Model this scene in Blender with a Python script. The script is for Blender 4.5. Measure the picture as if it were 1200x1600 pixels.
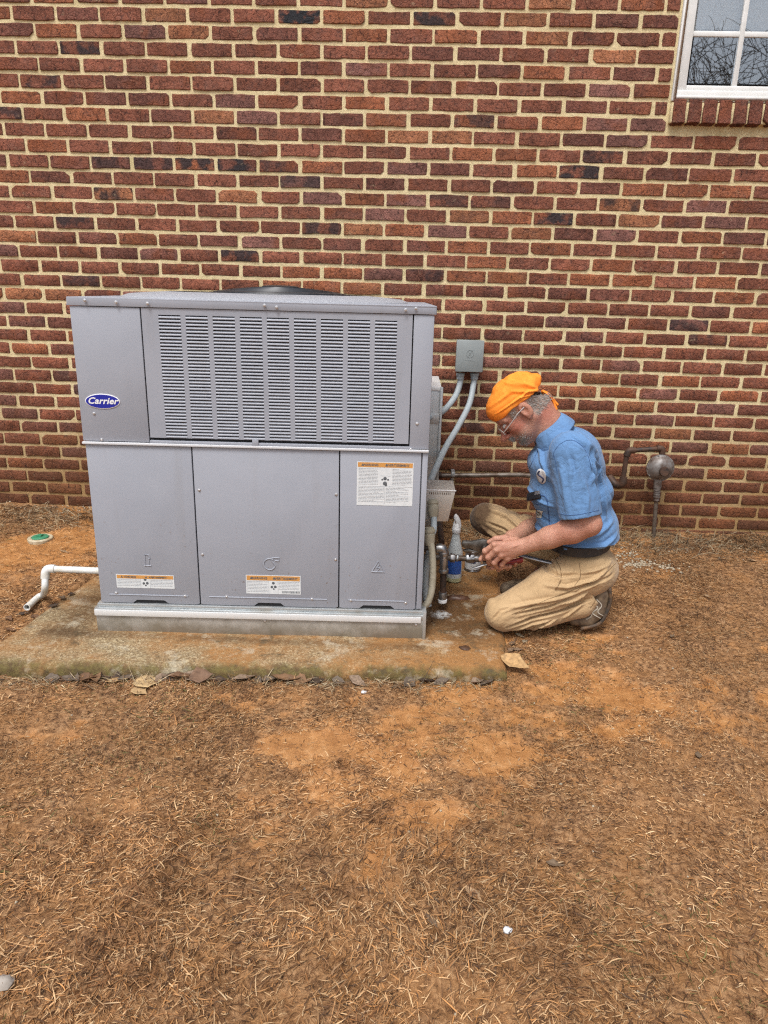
import bpy, bmesh, math, random
import numpy as np
from mathutils import Vector, Matrix
from mathutils.bvhtree import BVHTree

for _o in list(bpy.data.objects):
    bpy.data.objects.remove(_o)
scene = bpy.context.scene
COL = scene.collection
random.seed(7)
RNG = np.random.default_rng(11)

# ------------------------------------------------------------------ camera
CAM = np.array([1.88112, -3.70343, 1.18776])
PITCH, YAW, ROLL, FPX = 0.30252, -0.03225, 0.02605, 1109.0
fw = np.array([math.sin(YAW)*math.cos(PITCH), math.cos(YAW)*math.cos(PITCH), -math.sin(PITCH)])
_rt = np.cross(fw, [0, 0, 1]); _rt /= np.linalg.norm(_rt); _up = np.cross(_rt, fw)
AX = math.cos(ROLL)*_rt + math.sin(ROLL)*_up
AY = -math.sin(ROLL)*_rt + math.cos(ROLL)*_up
cam_d = bpy.data.cameras.new('camera')
cam_d.sensor_fit = 'VERTICAL'; cam_d.sensor_height = 36.0; cam_d.sensor_width = 27.0
cam_d.lens = FPX/1600*36.0
cam_d.clip_start = 0.05; cam_d.clip_end = 500
cam = bpy.data.objects.new('camera', cam_d)
mw = Matrix.Identity(4)
for i in range(3):
    mw[i][0] = AX[i]; mw[i][1] = AY[i]; mw[i][2] = -fw[i]; mw[i][3] = CAM[i]
cam.matrix_world = mw
COL.objects.link(cam); scene.camera = cam

def Wy(px, py, Y):
    """point of the place seen at photo pixel (px, py), at depth plane y = Y (used to measure positions)"""
    d = fw + AX*(px-600)/FPX - AY*(py-800)/FPX
    return CAM + d*(Y-CAM[1])/d[1]
def Wz(px, py, Z):
    d = fw + AX*(px-600)/FPX - AY*(py-800)/FPX
    return CAM + d*(Z-CAM[2])/d[2]

# ------------------------------------------------------------------ overcast daylight
SUN_EL, SUN_AZ = math.radians(62), math.radians(200)   # azimuth clockwise from +Y
world = bpy.data.worlds.new('World'); scene.world = world; world.use_nodes = True
wn = world.node_tree.nodes; wl = world.node_tree.links
wn.clear()
wo = wn.new('ShaderNodeOutputWorld'); wb = wn.new('ShaderNodeBackground')
sk = wn.new('ShaderNodeTexSky'); sk.sky_type = 'NISHITA'; sk.sun_disc = False
sk.sun_elevation = SUN_EL; sk.sun_rotation = SUN_AZ; sk.air_density = 1.0; sk.dust_density = 4.0; sk.ozone_density = 1.0
hs = wn.new('ShaderNodeHueSaturation'); hs.inputs['Saturation'].default_value = 0.44
wl.new(sk.outputs[0], hs.inputs['Color']); wl.new(hs.outputs[0], wb.inputs[0]); wl.new(wb.outputs[0], wo.inputs[0])
wb.inputs[1].default_value = 0.12
sd = bpy.data.lights.new('sun', 'SUN'); sd.energy = 1.5; sd.angle = math.radians(18); sd.color = (1.0, 0.985, 0.965)
sun = bpy.data.objects.new('sun', sd); COL.objects.link(sun)
_sd = Vector((math.sin(SUN_AZ)*math.cos(SUN_EL), math.cos(SUN_AZ)*math.cos(SUN_EL), math.sin(SUN_EL)))
sun.rotation_euler = _sd.to_track_quat('Z', 'Y').to_euler()
sun.location = (1, -6, 8)
scene.render.engine = 'CYCLES'
scene.view_settings.view_transform = 'Standard'; scene.view_settings.look = 'None'
scene.view_settings.gamma = 1.0; scene.view_settings.use_curve_mapping = False
scene.view_settings.exposure = 0.66
scene.cycles.use_denoising = False; scene.cycles.filter_width = 1.2
scene.cycles.max_bounces = 6; scene.cycles.diffuse_bounces = 3; scene.cycles.glossy_bounces = 3; scene.cycles.transparent_max_bounces = 8
scene.render.resolution_x = 768; scene.render.resolution_y = 1024

# ------------------------------------------------------------------ helpers
def tag(o, label=None, cat=None, group=None, kind=None):
    if label: o['label'] = label
    if cat: o['category'] = cat
    if group: o['group'] = group
    if kind: o['kind'] = kind
    return o
def link(o, parent=None):
    COL.objects.link(o)
    if parent is not None:
        o.parent = parent
        o.matrix_parent_inverse = MWI.get(parent.name, Matrix.Identity(4))
    return o
MWI = {}
def empty(name, loc=(0, 0, 0), rz=0.0):
    o = bpy.data.objects.new(name, None); COL.objects.link(o)
    o.location = loc; o.rotation_euler = (0, 0, rz); o.empty_display_size = 0.05
    MWI[o.name] = (Matrix.Translation(Vector(loc)) @ Matrix.Rotation(rz, 4, 'Z')).inverted()
    return o
def local(o):
    """an empty whose children are modelled in its own frame"""
    MWI[o.name] = Matrix.Identity(4); return o
def smooth(me, ang=None):
    me.polygons.foreach_set('use_smooth', [True]*len(me.polygons))
    if ang is not None:
        try: me.set_sharp_from_angle(angle=math.radians(ang))
        except Exception: pass
def from_np(name, V, F, mat, parent=None, sm=True):
    """V (n,3), F list of (m,k) index arrays"""
    me = bpy.data.meshes.new(name)
    V = np.asarray(V, np.float32)
    if isinstance(F, np.ndarray): F = [F]
    F = [np.asarray(f, np.int32) for f in F if len(f)]
    nl = sum(f.size for f in F); npoly = sum(len(f) for f in F)
    me.vertices.add(len(V)); me.vertices.foreach_set('co', V.ravel())
    me.loops.add(nl); me.polygons.add(npoly)
    me.loops.foreach_set('vertex_index', np.concatenate([f.ravel() for f in F]))
    tot = np.concatenate([np.full(len(f), f.shape[1], np.int32) for f in F])
    st = np.concatenate([[0], np.cumsum(tot)[:-1]]).astype(np.int32)
    me.polygons.foreach_set('loop_start', st)
    try: me.polygons.foreach_set('loop_total', tot)
    except Exception: pass
    me.update(calc_edges=True); me.validate()
    if sm: me.polygons.foreach_set('use_smooth', np.ones(len(me.polygons), bool))
    if mat: me.materials.append(mat)
    o = bpy.data.objects.new(name, me)
    return link(o, parent)
def set_col(me, name, arr):
    a = me.color_attributes.new(name, 'FLOAT_COLOR', 'POINT')
    arr = np.asarray(arr, np.float32)
    if arr.shape[1] == 3: arr = np.concatenate([arr, np.ones((len(arr), 1), np.float32)], 1)
    a.data.foreach_set('color', arr.ravel())
def set_val(me, name, arr):
    a = me.attributes.new(name, 'FLOAT', 'POINT'); a.data.foreach_set('value', np.asarray(arr, np.float32))

class MB:
    """collects shapes into one mesh"""
    def __init__(s): s.v = []; s.f = []
    def add(s, v, f):
        n = len(s.v); s.v += [tuple(map(float, q)) for q in v]; s.f += [tuple(i+n for i in q) for q in f]; return s
    def box(s, x0, x1, y0, y1, z0, z1):
        return s.add([(x0,y0,z0),(x1,y0,z0),(x1,y1,z0),(x0,y1,z0),(x0,y0,z1),(x1,y0,z1),(x1,y1,z1),(x0,y1,z1)],
                     [(0,3,2,1),(4,5,6,7),(0,1,5,4),(1,2,6,5),(2,3,7,6),(3,0,4,7)])
    def tube(s, path, r, n=12, cap=True, flat=None):
        P = [Vector(p) for p in path]; m = len(P)
        R = r if hasattr(r, '__len__') else [r]*m
        T = [((P[min(i+1, m-1)]-P[max(i-1, 0)]).normalized()) for i in range(m)]
        up = Vector((0, 0, 1)) if abs(T[0].z) < .9 else Vector((0, 1, 0))
        a = T[0].cross(up).normalized(); base = len(s.v); vs = []; fs = []
        for i in range(m):
            a = (a - T[i]*a.dot(T[i])).normalized(); b = T[i].cross(a)
            for k in range(n):
                t = 2*math.pi*k/n
                vs.append(P[i] + (a*math.cos(t) + b*math.sin(t)*(flat or 1))*R[i])
        for i in range(m-1):
            for k in range(n):
                k2 = (k+1) % n; fs.append((i*n+k, i*n+k2, (i+1)*n+k2, (i+1)*n+k))
        if cap: fs.append(tuple(range(n-1, -1, -1))); fs.append(tuple((m-1)*n+k for k in range(n)))
        return s.add(vs, fs)
    def lathe(s, prof, origin, axis=(0, 0, 1), n=24, cap=True):
        """prof: (radius, height along axis)"""
        ax = Vector(axis).normalized(); up = Vector((0, 0, 1)) if abs(ax.z) < .9 else Vector((1, 0, 0))
        a = ax.cross(up).normalized(); b = ax.cross(a); o = Vector(origin); vs = []; fs = []; m = len(prof)
        for r, h in prof:
            for k in range(n):
                t = 2*math.pi*k/n; vs.append(o + ax*h + (a*math.cos(t)+b*math.sin(t))*r)
        for i in range(m-1):
            for k in range(n):
                k2 = (k+1) % n; fs.append((i*n+k2, i*n+k, (i+1)*n+k, (i+1)*n+k2))
        if cap: fs.append(tuple(range(n))); fs.append(tuple((m-1)*n+k for k in range(n-1, -1, -1)))
        return s.add(vs, fs)
    def prism(s, poly, dvec):
        """poly: 3D points of a planar outline; extruded by dvec"""
        n = len(poly); P = [Vector(p) for p in poly]; d = Vector(dvec)
        s.add(P + [p+d for p in P], [tuple(range(n)), tuple(range(2*n-1, n-1, -1))] + [(i, i+n, (i+1) % n+n, (i+1) % n) for i in range(n)])
        return s
    def ball(s, c, r, n=10, m=7, sc=(1, 1, 1)):
        vs = []; fs = []
        for i in range(m+1):
            t = math.pi*i/m
            for k in range(n):
                p = 2*math.pi*k/n
                vs.append((c[0]+r*sc[0]*math.sin(t)*math.cos(p), c[1]+r*sc[1]*math.sin(t)*math.sin(p), c[2]+r*sc[2]*math.cos(t)))
        for i in range(m):
            for k in range(n):
                fs.append((i*n+k, (i+1)*n+k, (i+1)*n+(k+1) % n, i*n+(k+1) % n))
        return s.add(vs, fs)
    def build(s, name, mat, parent=None, bevel=0, seg=2, sm=None, ang=35):
        me = bpy.data.meshes.new(name); bm = bmesh.new()
        vs = [bm.verts.new(v) for v in s.v]
        for f in s.f:
            try: bm.faces.new([vs[i] for i in f])
            except ValueError: pass
        bmesh.ops.remove_doubles(bm, verts=bm.verts, dist=1e-6)
        bmesh.ops.recalc_face_normals(bm, faces=bm.faces)
        if bevel:
            ed = [e for e in bm.edges if len(e.link_faces) == 2 and e.calc_face_angle(0) > math.radians(30)]
            bmesh.ops.bevel(bm, geom=ed, offset=bevel, segments=seg, affect='EDGES', profile=0.5, clamp_overlap=True)
        bm.to_mesh(me); bm.free()
        if mat: me.materials.append(mat)
        if sm or bevel or sm is None: smooth(me, ang)
        return link(bpy.data.objects.new(name, me), parent)
def bez(pts, n=8):
    """Catmull-Rom through the points"""
    P = [np.array(p, float) for p in pts]; P = [2*P[0]-P[1]] + P + [2*P[-1]-P[-2]]; out = []
    for i in range(1, len(P)-2):
        a, b, c, d = P[i-1:i+3]
        for k in range(n):
            t = k/n; out.append(.5*((2*b)+(c-a)*t+(2*a-5*b+4*c-d)*t*t+(3*b-a-3*c+d)*t**3))
    out.append(P[-2]); return out
def text_part(body, mat, parent, size, loc, rot, name='lettering', shear=0.0, ext=0.0004, offset=0.0, align='CENTER', spacing=1.0, sx=1.0):
    cu = bpy.data.curves.new(name, 'FONT'); cu.body = body; cu.size = size; cu.align_x = align; cu.align_y = 'CENTER'
    cu.shear = shear; cu.extrude = ext; cu.offset = offset; cu.space_character = spacing; cu.resolution_u = 3
    t = bpy.data.objects.new(name, cu); COL.objects.link(t)
    dg = bpy.context.evaluated_depsgraph_get(); me = bpy.data.meshes.new_from_object(t.evaluated_get(dg))
    bpy.data.objects.remove(t); me.materials.clear(); me.materials.append(mat); me.name = name
    me.transform(Matrix.Translation(Vector(loc)) @ rot @ Matrix.Diagonal((sx, 1, 1, 1)))
    return link(bpy.data.objects.new(name, me), parent)

# noise in numpy (for shapes, not for shading)
def _hash(ix, iy, seed):
    h = (ix.astype(np.int64)*374761393 + iy.astype(np.int64)*668265263 + seed*1274126177) & 0xffffffff
    h = ((h ^ (h >> 13))*1274126177) & 0xffffffff
    return ((h ^ (h >> 16)) & 0xffff)/65535.0
def vn(x, y, seed=0):
    x = np.asarray(x, float); y = np.asarray(y, float)
    ix = np.floor(x); iy = np.floor(y); fx = x-ix; fy = y-iy
    fx = fx*fx*(3-2*fx); fy = fy*fy*(3-2*fy)
    a = _hash(ix, iy, seed); b = _hash(ix+1, iy, seed); c = _hash(ix, iy+1, seed); d = _hash(ix+1, iy+1, seed)
    return (a*(1-fx)+b*fx)*(1-fy)+(c*(1-fx)+d*fx)*fy
def fbm(x, y, seed=0, o=4):
    s = 0; a = .5; t = 0
    for i in range(o):
        s = s + a*vn(x*2**i+17.3*i, y*2**i-9.1*i, seed+i); t += a; a *= .5
    return s/t
def sstep(a, b, x): t = np.clip((x-a)/(b-a), 0, 1); return t*t*(3-2*t)

# ------------------------------------------------------------------ materials
class NT:
    def __init__(s, name):
        s.m = bpy.data.materials.new(name); s.m.use_nodes = True; s.t = s.m.node_tree; s.n = s.t.nodes
        s.b = s.n['Principled BSDF']
    def nd(s, typ, **kw):
        n = s.n.new('ShaderNode'+typ)
        for k, v in kw.items():
            if hasattr(n, k) and k not in ('Scale',): setattr(n, k, v)
        return n
    def lk(s, a, b): s.t.links.new(a, b)
    def put(s, sock, v):
        if hasattr(v, 'is_output') or isinstance(v, bpy.types.NodeSocket): s.lk(v, sock)
        else:
            if isinstance(v, (tuple, list)) and len(v) == 3 and sock.type == 'RGBA': v = (*v, 1)
            sock.default_value = v
    def pos(s):
        if not hasattr(s, '_p'): s._p = s.nd('NewGeometry').outputs['Position']
        return s._p
    def obj(s):
        if not hasattr(s, '_o'): s._o = s.nd('TexCoord').outputs['Object']
        return s._o
    def noise(s, scale, detail=4, rough=.55, vec=None, dist=0, out='Fac'):
        n = s.nd('TexNoise'); s.lk(vec if vec is not None else s.pos(), n.inputs['Vector'])
        n.inputs['Scale'].default_value = scale; n.inputs['Detail'].default_value = detail
        n.inputs['Roughness'].default_value = rough; n.inputs['Distortion'].default_value = dist
        return n.outputs[out]
    def voro(s, scale, feat='F1', vec=None, out='Distance', rnd=1):
        n = s.nd('TexVoronoi'); n.feature = feat; s.lk(vec if vec is not None else s.pos(), n.inputs['Vector'])
        n.inputs['Scale'].default_value = scale; n.inputs['Randomness'].default_value = rnd; return n.outputs[out]
    def ramp(s, fac, pts):
        n = s.nd('ValToRGB'); s.put(n.inputs[0], fac); e = n.color_ramp.elements
        while len(e) < len(pts): e.new(.5)
        for q, (p, c) in zip(e, pts):
            q.position = p; q.color = (c, c, c, 1) if not hasattr(c, '__len__') else (*c, 1)
        return n.outputs[0]
    def mr(s, v, a, b, c=0., d=1.):
        n = s.nd('MapRange'); s.put(n.inputs[0], v)
        for i, q in enumerate((a, b, c, d)): n.inputs[i+1].default_value = q
        return n.outputs[0]
    def mix(s, fac, a, b, mode='MIX'):
        n = s.nd('MixRGB'); n.blend_type = mode; s.put(n.inputs[0], fac); s.put(n.inputs[1], a); s.put(n.inputs[2], b); return n.outputs[0]
    def math(s, op, a, b=0.0, c=None):
        n = s.nd('Math'); n.operation = op; s.put(n.inputs[0], a); s.put(n.inputs[1], b)
        if c is not None: s.put(n.inputs[2], c)
        return n.outputs[0]
    def attr(s, name, out='Color'):
        n = s.nd('Attribute'); n.attribute_name = name; return n.outputs[out]
    def xyz(s):
        n = s.nd('SeparateXYZ'); s.lk(s.pos(), n.inputs[0]); return n.outputs
    def vscale(s, v, sc):
        n = s.nd('Mapping'); s.lk(v, n.inputs['Vector']); n.inputs['Scale'].default_value = sc; return n.outputs[0]
    def bump(s, h, strength=.5, dist=.002, prev=None):
        n = s.nd('Bump'); s.put(n.inputs['Height'], h); n.inputs['Strength'].default_value = strength; n.inputs['Distance'].default_value = dist
        if prev is not None: s.lk(prev, n.inputs['Normal'])
        s.last = n.outputs[0]; s.lk(n.outputs[0], s.b.inputs['Normal']); return n.outputs[0]
    def set(s, col=None, rough=None, metal=None, spec=None, **kw):
        if col is not None: s.put(s.b.inputs['Base Color'], col)
        if rough is not None: s.put(s.b.inputs['Roughness'], rough)
        if metal is not None: s.put(s.b.inputs['Metallic'], metal)
        if spec is not None: s.put(s.b.inputs['Specular IOR Level'], spec)
        for k, v in kw.items(): s.put(s.b.inputs[k.replace('_', ' ')], v)
        return s.m
def simple(name, c1, c2=None, scale=12, rough=.6, metal=0, bump=0, bscale=60, bdist=.001, lo=.35, hi=.65, rough2=None, spec=.5):
    t = NT(name)
    if c2 is not None:
        nz = t.noise(scale, 5); col = t.mix(t.mr(nz, lo, hi), c1, c2)
        if rough2 is not None: rough = t.mr(nz, lo, hi, rough, rough2)
    else: col = c1
    if bump: t.bump(t.noise(bscale, 4), bump, bdist)
    return t.set(col, rough, metal, spec)

# ------------------------------------------------------------------ ground
SLAB = np.array([(.375, -1.555), (2.255, -1.443), (2.36, -.40), (.50, -.42)])
SLAB_Z = -.085
def in_poly(x, y, P, grow=0.0):
    c = P.mean(0); Q = c + (P-c)*(1+grow); ins = np.ones(np.shape(x), bool); n = len(Q)
    for i in range(n):
        a = Q[i]; b = Q[(i+1) % n]; ins &= ((b[0]-a[0])*(y-a[1])-(b[1]-a[1])*(x-a[0])) > 0
    return ins
def base_h(x, y):
    h = np.interp(-y, [-1, 0, .3, .6, 1.0, 1.4, 1.6, 3.0, 6, 60], [.0, .0, -.02, -.05, -.092, -.125, -.135, -.155, -.2, -.6])
    return h - .012*np.clip(x-2.4, 0, 1.6)*np.exp(-(y/.8)**2)
_mudpx = [(705, 1078, .11, 1.1), (640, 1120, .12, .9), (560, 1090, .10, .55), (455, 1165, .10, .7), (500, 1220, .10, .7), (635, 1200, .09, .8), (690, 1265, .08, .75),
          (925, 1012, .12, .95), (955, 1085, .08, .8), (940, 1140, .10, .9), (860, 1050, .12, .8), (1000, 1100, .07, .6), (800, 1130, .10, .6), (840, 1075, .08, .6),
          (770, 1160, .16, .75), (730, 1190, .14, .7), (620, 1160, .2, .6), (720, 1120, .2, .7), (540, 1150, .2, .55), (850, 1120, .18, .6), (380, 1095, .08, .4), (110, 830, .14, .9), (60, 880, .10, .5), (100, 870, .14, .8), (60, 1170, .06, .3), (880, 1180, .1, .5),
          (570, 1340, .12, .35), (380, 1300, .10, .35), (800, 1000, .14, .5)]
MUD = [(*Wz(a, b, -.13)[:2], r, s) for a, b, r, s in _mudpx]
def mud_f(x, y):
    m = np.zeros(np.shape(x))
    for mx, my, r, s in MUD:
        m = np.maximum(m, s*np.exp(-(((x-mx)/1.25)**2+(y-my)**2)/r**2))
    n = fbm(x*6, y*8, 5, 4)-.5; n2 = fbm(x*24, y*30, 6, 3)-.5
    m = m*.80 + .20*np.exp(-(((x-1.7)/.9)**2+((y+1.75)/.35)**2)) + .30*sstep(.3, -.1, x-.3)*np.exp(-((y+.65)/.4)**2) + .32*sstep(.50, .72, fbm(x*3.2, y*3.2, 31, 4))*sstep(-3.2, -1.2, y)
    return sstep(.18, .95, m+1.0*n+.7*n2)
def ground_h(x, y):
    n1 = fbm(x*2.2, y*2.2, 1, 3)-.5; n2 = fbm(x*9, y*9, 2, 4)-.5; n3 = fbm(x*34, y*34, 3, 3)-.5
    mud = mud_f(x, y)
    h = base_h(x, y) + .030*n1 + (.030*n2+.014*n3)*(1-.6*mud) - .008*mud
    h = np.where(in_poly(x, y, SLAB, -.02), np.minimum(h, SLAB_Z-.055), h)
    # keep the soil against the slab a little below its top at the front
    return h
fx = np.concatenate([[-60, -25, -12, -6, -3], np.arange(-1.6, 5.4, .016), [6.5, 9, 15, 28, 62]])
fy = np.concatenate([[-70, -30, -14, -8, -5.5, -4.6], np.arange(-3.9, .05, .016), [.3]])
GX, GY = np.meshgrid(fx, fy, indexing='ij')
GZ = ground_h(GX, GY)
nx, ny = GX.shape
idx = np.arange(nx*ny).reshape(nx, ny)
gf = np.stack([idx[:-1, :-1], idx[1:, :-1], idx[1:, 1:], idx[:-1, 1:]], -1).reshape(-1, 4)

t = NT('soil')
mudA = t.attr('mud', 'Fac')
n1 = t.noise(9, 6, .65); n2 = t.noise(55, 6, .7); n3 = t.noise(260, 3, .6)
soil = t.ramp(n2, [(.35, (.030, .014, .008)), (.46, (.20, .098, .042)), (.64, (.44, .255, .125))])
soil = t.mix(t.mr(n1, .4, .65, 0, .6), soil, (.35, .165, .055))
soil = t.mix(t.mr(n3, .5, .8, 0, .5), soil, (.42, .23, .09))
clay = t.ramp(t.noise(24, 6, .65), [(.3, (.28, .118, .036)), (.55, (.43, .205, .073)), (.75, (.55, .31, .14))])
mm = t.math('MULTIPLY', mudA, t.mr(n2, .25, .6, .55, 1.25)); mm = t.mr(mm, .08, .55)
col = t.mix(mm, soil, clay)
rough = t.mr(mm, 0, 1, .85, .34)
rough = t.math('SUBTRACT', rough, t.mr(n1, .55, .7, 0, .1))
t.bump(t.math('ADD', t.math('MULTIPLY', n2, t.mr(mm, 0, 1, 1., .35)), t.math('MULTIPLY', n3, .25)), .9, .012)
M_soil = t.set(col, rough, spec=.35)
ground = from_np('ground', np.stack([GX, GY, GZ], -1).reshape(-1, 3), gf, M_soil)
set_val(ground.data, 'mud', mud_f(GX, GY).ravel())
tag(ground, 'bare orange clay soil under the dead lawn', kind='structure')

# ------------------------------------------------------------------ dead grass (nobody could count it)
def blades(N, xr, yr, lmin, lmax, wmin, wmax, tilt, seed, keep, palette, name, label, rise=0.0, lenf=None, green=0.0):
    R = np.random.default_rng(seed)
    x = R.uniform(*xr, N); y = R.uniform(*yr, N)
    k = keep(x, y) > R.uniform(0, 1, N); x = x[k]; y = y[k]; N = len(x)
    z = ground_h(x, y)
    flow = 2*math.pi*fbm(x*1.6, y*1.6, seed+3, 3)*2
    az = np.where(R.uniform(0, 1, N) < .55, flow+R.normal(0, .8, N), R.uniform(0, 2*math.pi, N))
    L = R.uniform(lmin, lmax, N)*(.6+.8*R.uniform(0, 1, N)**2)
    L = np.where(R.uniform(0, 1, N) < .04, L*1.8, L)
    if lenf is not None: L = L*lenf(x, y)
    w = R.uniform(wmin, wmax, N)
    el = np.clip(R.normal(tilt[0], tilt[1], N), -.02, 1.5)
    bend = R.normal(0, .55, N); droop = R.uniform(.2, 1.1, N)*el + R.normal(.02, .06, N)
    segs = 3; P = np.stack([x, y, z+R.uniform(0, .006, N)+rise], 1); pts = [P]
    for i in range(segs):
        a = az+bend*(i/segs); e = el-droop*(i/(segs-1))
        P = P+np.stack([np.cos(a)*np.cos(e), np.sin(a)*np.cos(e), np.sin(e)], 1)*(L/segs)[:, None]; pts.append(P)
    roll = R.uniform(-1.2, 1.2, N)
    sd_ = np.stack([-np.sin(az)*np.cos(roll), np.cos(az)*np.cos(roll), np.sin(roll)], 1)
    V = []
    for i, tp in enumerate([.8, 1., .75]):
        V += [pts[i]-sd_*(w*tp/2)[:, None], pts[i]+sd_*(w*tp/2)[:, None]]
    V.append(pts[3])
    V = np.stack(V, 1)           # N,7,3
    zmin = ground_h(V[:, -1, 0], V[:, -1, 1])
    V[:, -1, 2] = np.maximum(V[:, -1, 2], zmin+.002)
    b = (np.arange(N)*7)[:, None]
    q = np.concatenate([b+np.array([[0, 1, 3, 2]]), b+np.array([[2, 3, 5, 4]])]); tr = b+np.array([[4, 5, 6]])
    o = from_np(name, V.reshape(-1, 3), [q, tr], palette)
    pal = PAL[R.choice(len(PAL), N, p=PALW)]
    wet = sstep(.35, .65, fbm(x*2.6, y*2.6, 77, 4))[:, None]
    clump = sstep(.50, .70, fbm(x*17, y*17, 78, 3))[:, None]
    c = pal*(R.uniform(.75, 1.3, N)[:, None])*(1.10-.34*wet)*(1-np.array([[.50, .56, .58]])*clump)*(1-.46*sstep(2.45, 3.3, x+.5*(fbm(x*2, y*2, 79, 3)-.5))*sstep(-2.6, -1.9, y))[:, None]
    if green > 0:
        g = (R.uniform(0, 1, N) < green*sstep(.55, .7, fbm(x*2, y*2, 90, 3)))[:, None]; c = np.where(g, np.array([[.10, .10, .03]])*R.uniform(.7, 1.4, N)[:, None], c)
    set_col(o.data, 'col', np.repeat(c, 7, axis=0))
    return tag(o, label, 'grass', kind='stuff')
PAL = np.array([(.52, .305, .145), (.62, .41, .215), (.42, .215, .085), (.27, .125, .048), (.090, .044, .022), (.66, .47, .27), (.48, .225, .075), (.045, .026, .016)])
PALW = np.array([.21, .13, .19, .16, .14, .03, .07, .07])
t = NT('dry_grass'); c = t.attr('col')
c = t.mix(t.mr(t.noise(140, 3), .3, .7, 0, .3), c, (.24, .125, .05), 'MIX')
M_grass = t.set(c, .7, spec=.3)
t.b.inputs['Subsurface Weight'].default_value = 0.0
def keep_lawn(x, y):
    m = mud_f(x, y); cl = fbm(x*6, y*6, 21, 4)
    k = np.clip(1.15-1.1*m, .10, 1)*np.clip(.35+1.8*(cl-.28), .2, 1)
    k = np.where(in_poly(x, y, SLAB, .004), 0, k)
    # trampled wet strip right of the slab is thinner
    return k
def len_lawn(x, y): return (.75+.9*(fbm(x*4, y*4, 44, 3)-.3))*(1-.34*sstep(-2.45, -1.9, y))
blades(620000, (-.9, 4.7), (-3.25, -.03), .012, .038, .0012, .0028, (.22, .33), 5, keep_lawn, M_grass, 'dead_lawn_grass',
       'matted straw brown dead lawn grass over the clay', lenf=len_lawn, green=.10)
# ------------------------------------------------------------------ brick wall
BL, BH = .2032, .0683
JT = .0162
WX0, WZ0 = 3.022, 2.062                      # left edge and bottom of the window opening
t = NT('mortar')
X, Y, Z = t.xyz()
nA = t.noise(3.0, 5, .6); nB = t.noise(40, 5, .6); nC = t.noise(300, 3, .7)
col = t.mix(t.mr(nB, .3, .7), (.60, .49, .275), (.78, .665, .41))
col = t.mix(t.mr(t.noise(5, 4), .52, .70, 0, .55), col, (.52, .44, .22))
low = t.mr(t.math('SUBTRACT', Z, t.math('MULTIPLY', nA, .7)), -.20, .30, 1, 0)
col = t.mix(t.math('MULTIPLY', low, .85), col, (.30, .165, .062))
t.bump(t.math('ADD', nC, t.math('MULTIPLY', nB, 1.2)), .8, .004)
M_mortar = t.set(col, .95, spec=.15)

t = NT('brick')
X, Y, Z = t.xyz()
bc = t.attr('bcol'); fl = t.attr('flash', 'Fac'); off = t.nd('VectorMath'); off.operation = 'ADD'
t.lk(t.pos(), off.inputs[0]); t.lk(t.attr('seed', 'Vector'), off.inputs[1]); v = off.outputs[0]
n1 = t.noise(13, 5, .65, v); n2 = t.noise(75, 5, .72, v); n3 = t.noise(330, 3, .7, v); n4 = t.noise(7, 3, .5, v)
col = t.mix(1.0, bc, t.ramp(n1, [(.30, .62), (.5, 1.0), (.70, 1.45)]), 'MULTIPLY')
col = t.mix(t.mr(n2, .48, .36, 0, .75), col, (.050, .024, .022))
col = t.mix(t.mr(n2, .56, .70, 0, .55), col, (.33, .155, .10))
col = t.mix(t.mr(n3, .52, .72, 0, .5), col, (.045, .022, .020)); col = t.mix(t.mr(n3, .46, .30, 0, .45), col, (.37, .20, .14))
warm = t.math('MULTIPLY', t.mr(n4, .56, .66), .55); col = t.mix(warm, col, (.25, .078, .034))
pale_mottle = t.math('MULTIPLY', t.mr(t.noise(20, 4, .6, v), .5, .7), .35); col = t.mix(pale_mottle, col, (.22, .115, .09))  # random paler blotches in the brick colour
# dark flashed patches of the dark-fired bricks
fm = t.math('MULTIPLY', fl, t.mr(t.noise(16, 3, .5, v), .42, .54)); col = t.mix(fm, col, (.030, .031, .036))
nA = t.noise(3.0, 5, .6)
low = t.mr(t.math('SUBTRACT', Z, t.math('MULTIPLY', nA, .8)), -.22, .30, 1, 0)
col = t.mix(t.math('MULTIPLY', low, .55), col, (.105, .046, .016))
# mortar smears on the faces
sm = t.math('MULTIPLY', t.mr(t.noise(26, 6, .7), .62, .72), .55); col = t.mix(sm, col, (.40, .31, .20))
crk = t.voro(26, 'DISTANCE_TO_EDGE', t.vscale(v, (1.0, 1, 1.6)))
pit = t.math('MULTIPLY', t.mr(t.noise(48, 4, .7, t.vscale(v, (1.6, 1, .8))), .60, .68), .7); col = t.mix(pit, col, (.035, .018, .016))
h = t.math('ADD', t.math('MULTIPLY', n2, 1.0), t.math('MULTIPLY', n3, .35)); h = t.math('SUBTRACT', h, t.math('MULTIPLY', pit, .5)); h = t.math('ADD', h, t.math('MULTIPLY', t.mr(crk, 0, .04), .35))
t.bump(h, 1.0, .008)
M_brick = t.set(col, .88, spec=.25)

wall_root = MB()
wall_root.box(-2.6, WX0, 0, .16, -.35, 3.6); wall_root.box(WX0, 4.02, 0, .16, -.35, WZ0-.0); wall_root.box(4.02, 6.6, 0, .16, -.35, 3.6); wall_root.box(WX0, 4.02, 0, .16, 3.55, 3.6)
brick_wall = wall_root.build('brick_wall', M_mortar, sm=False)
tag(brick_wall, 'dark red brick house wall with buff mortar joints', 'wall')

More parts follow.
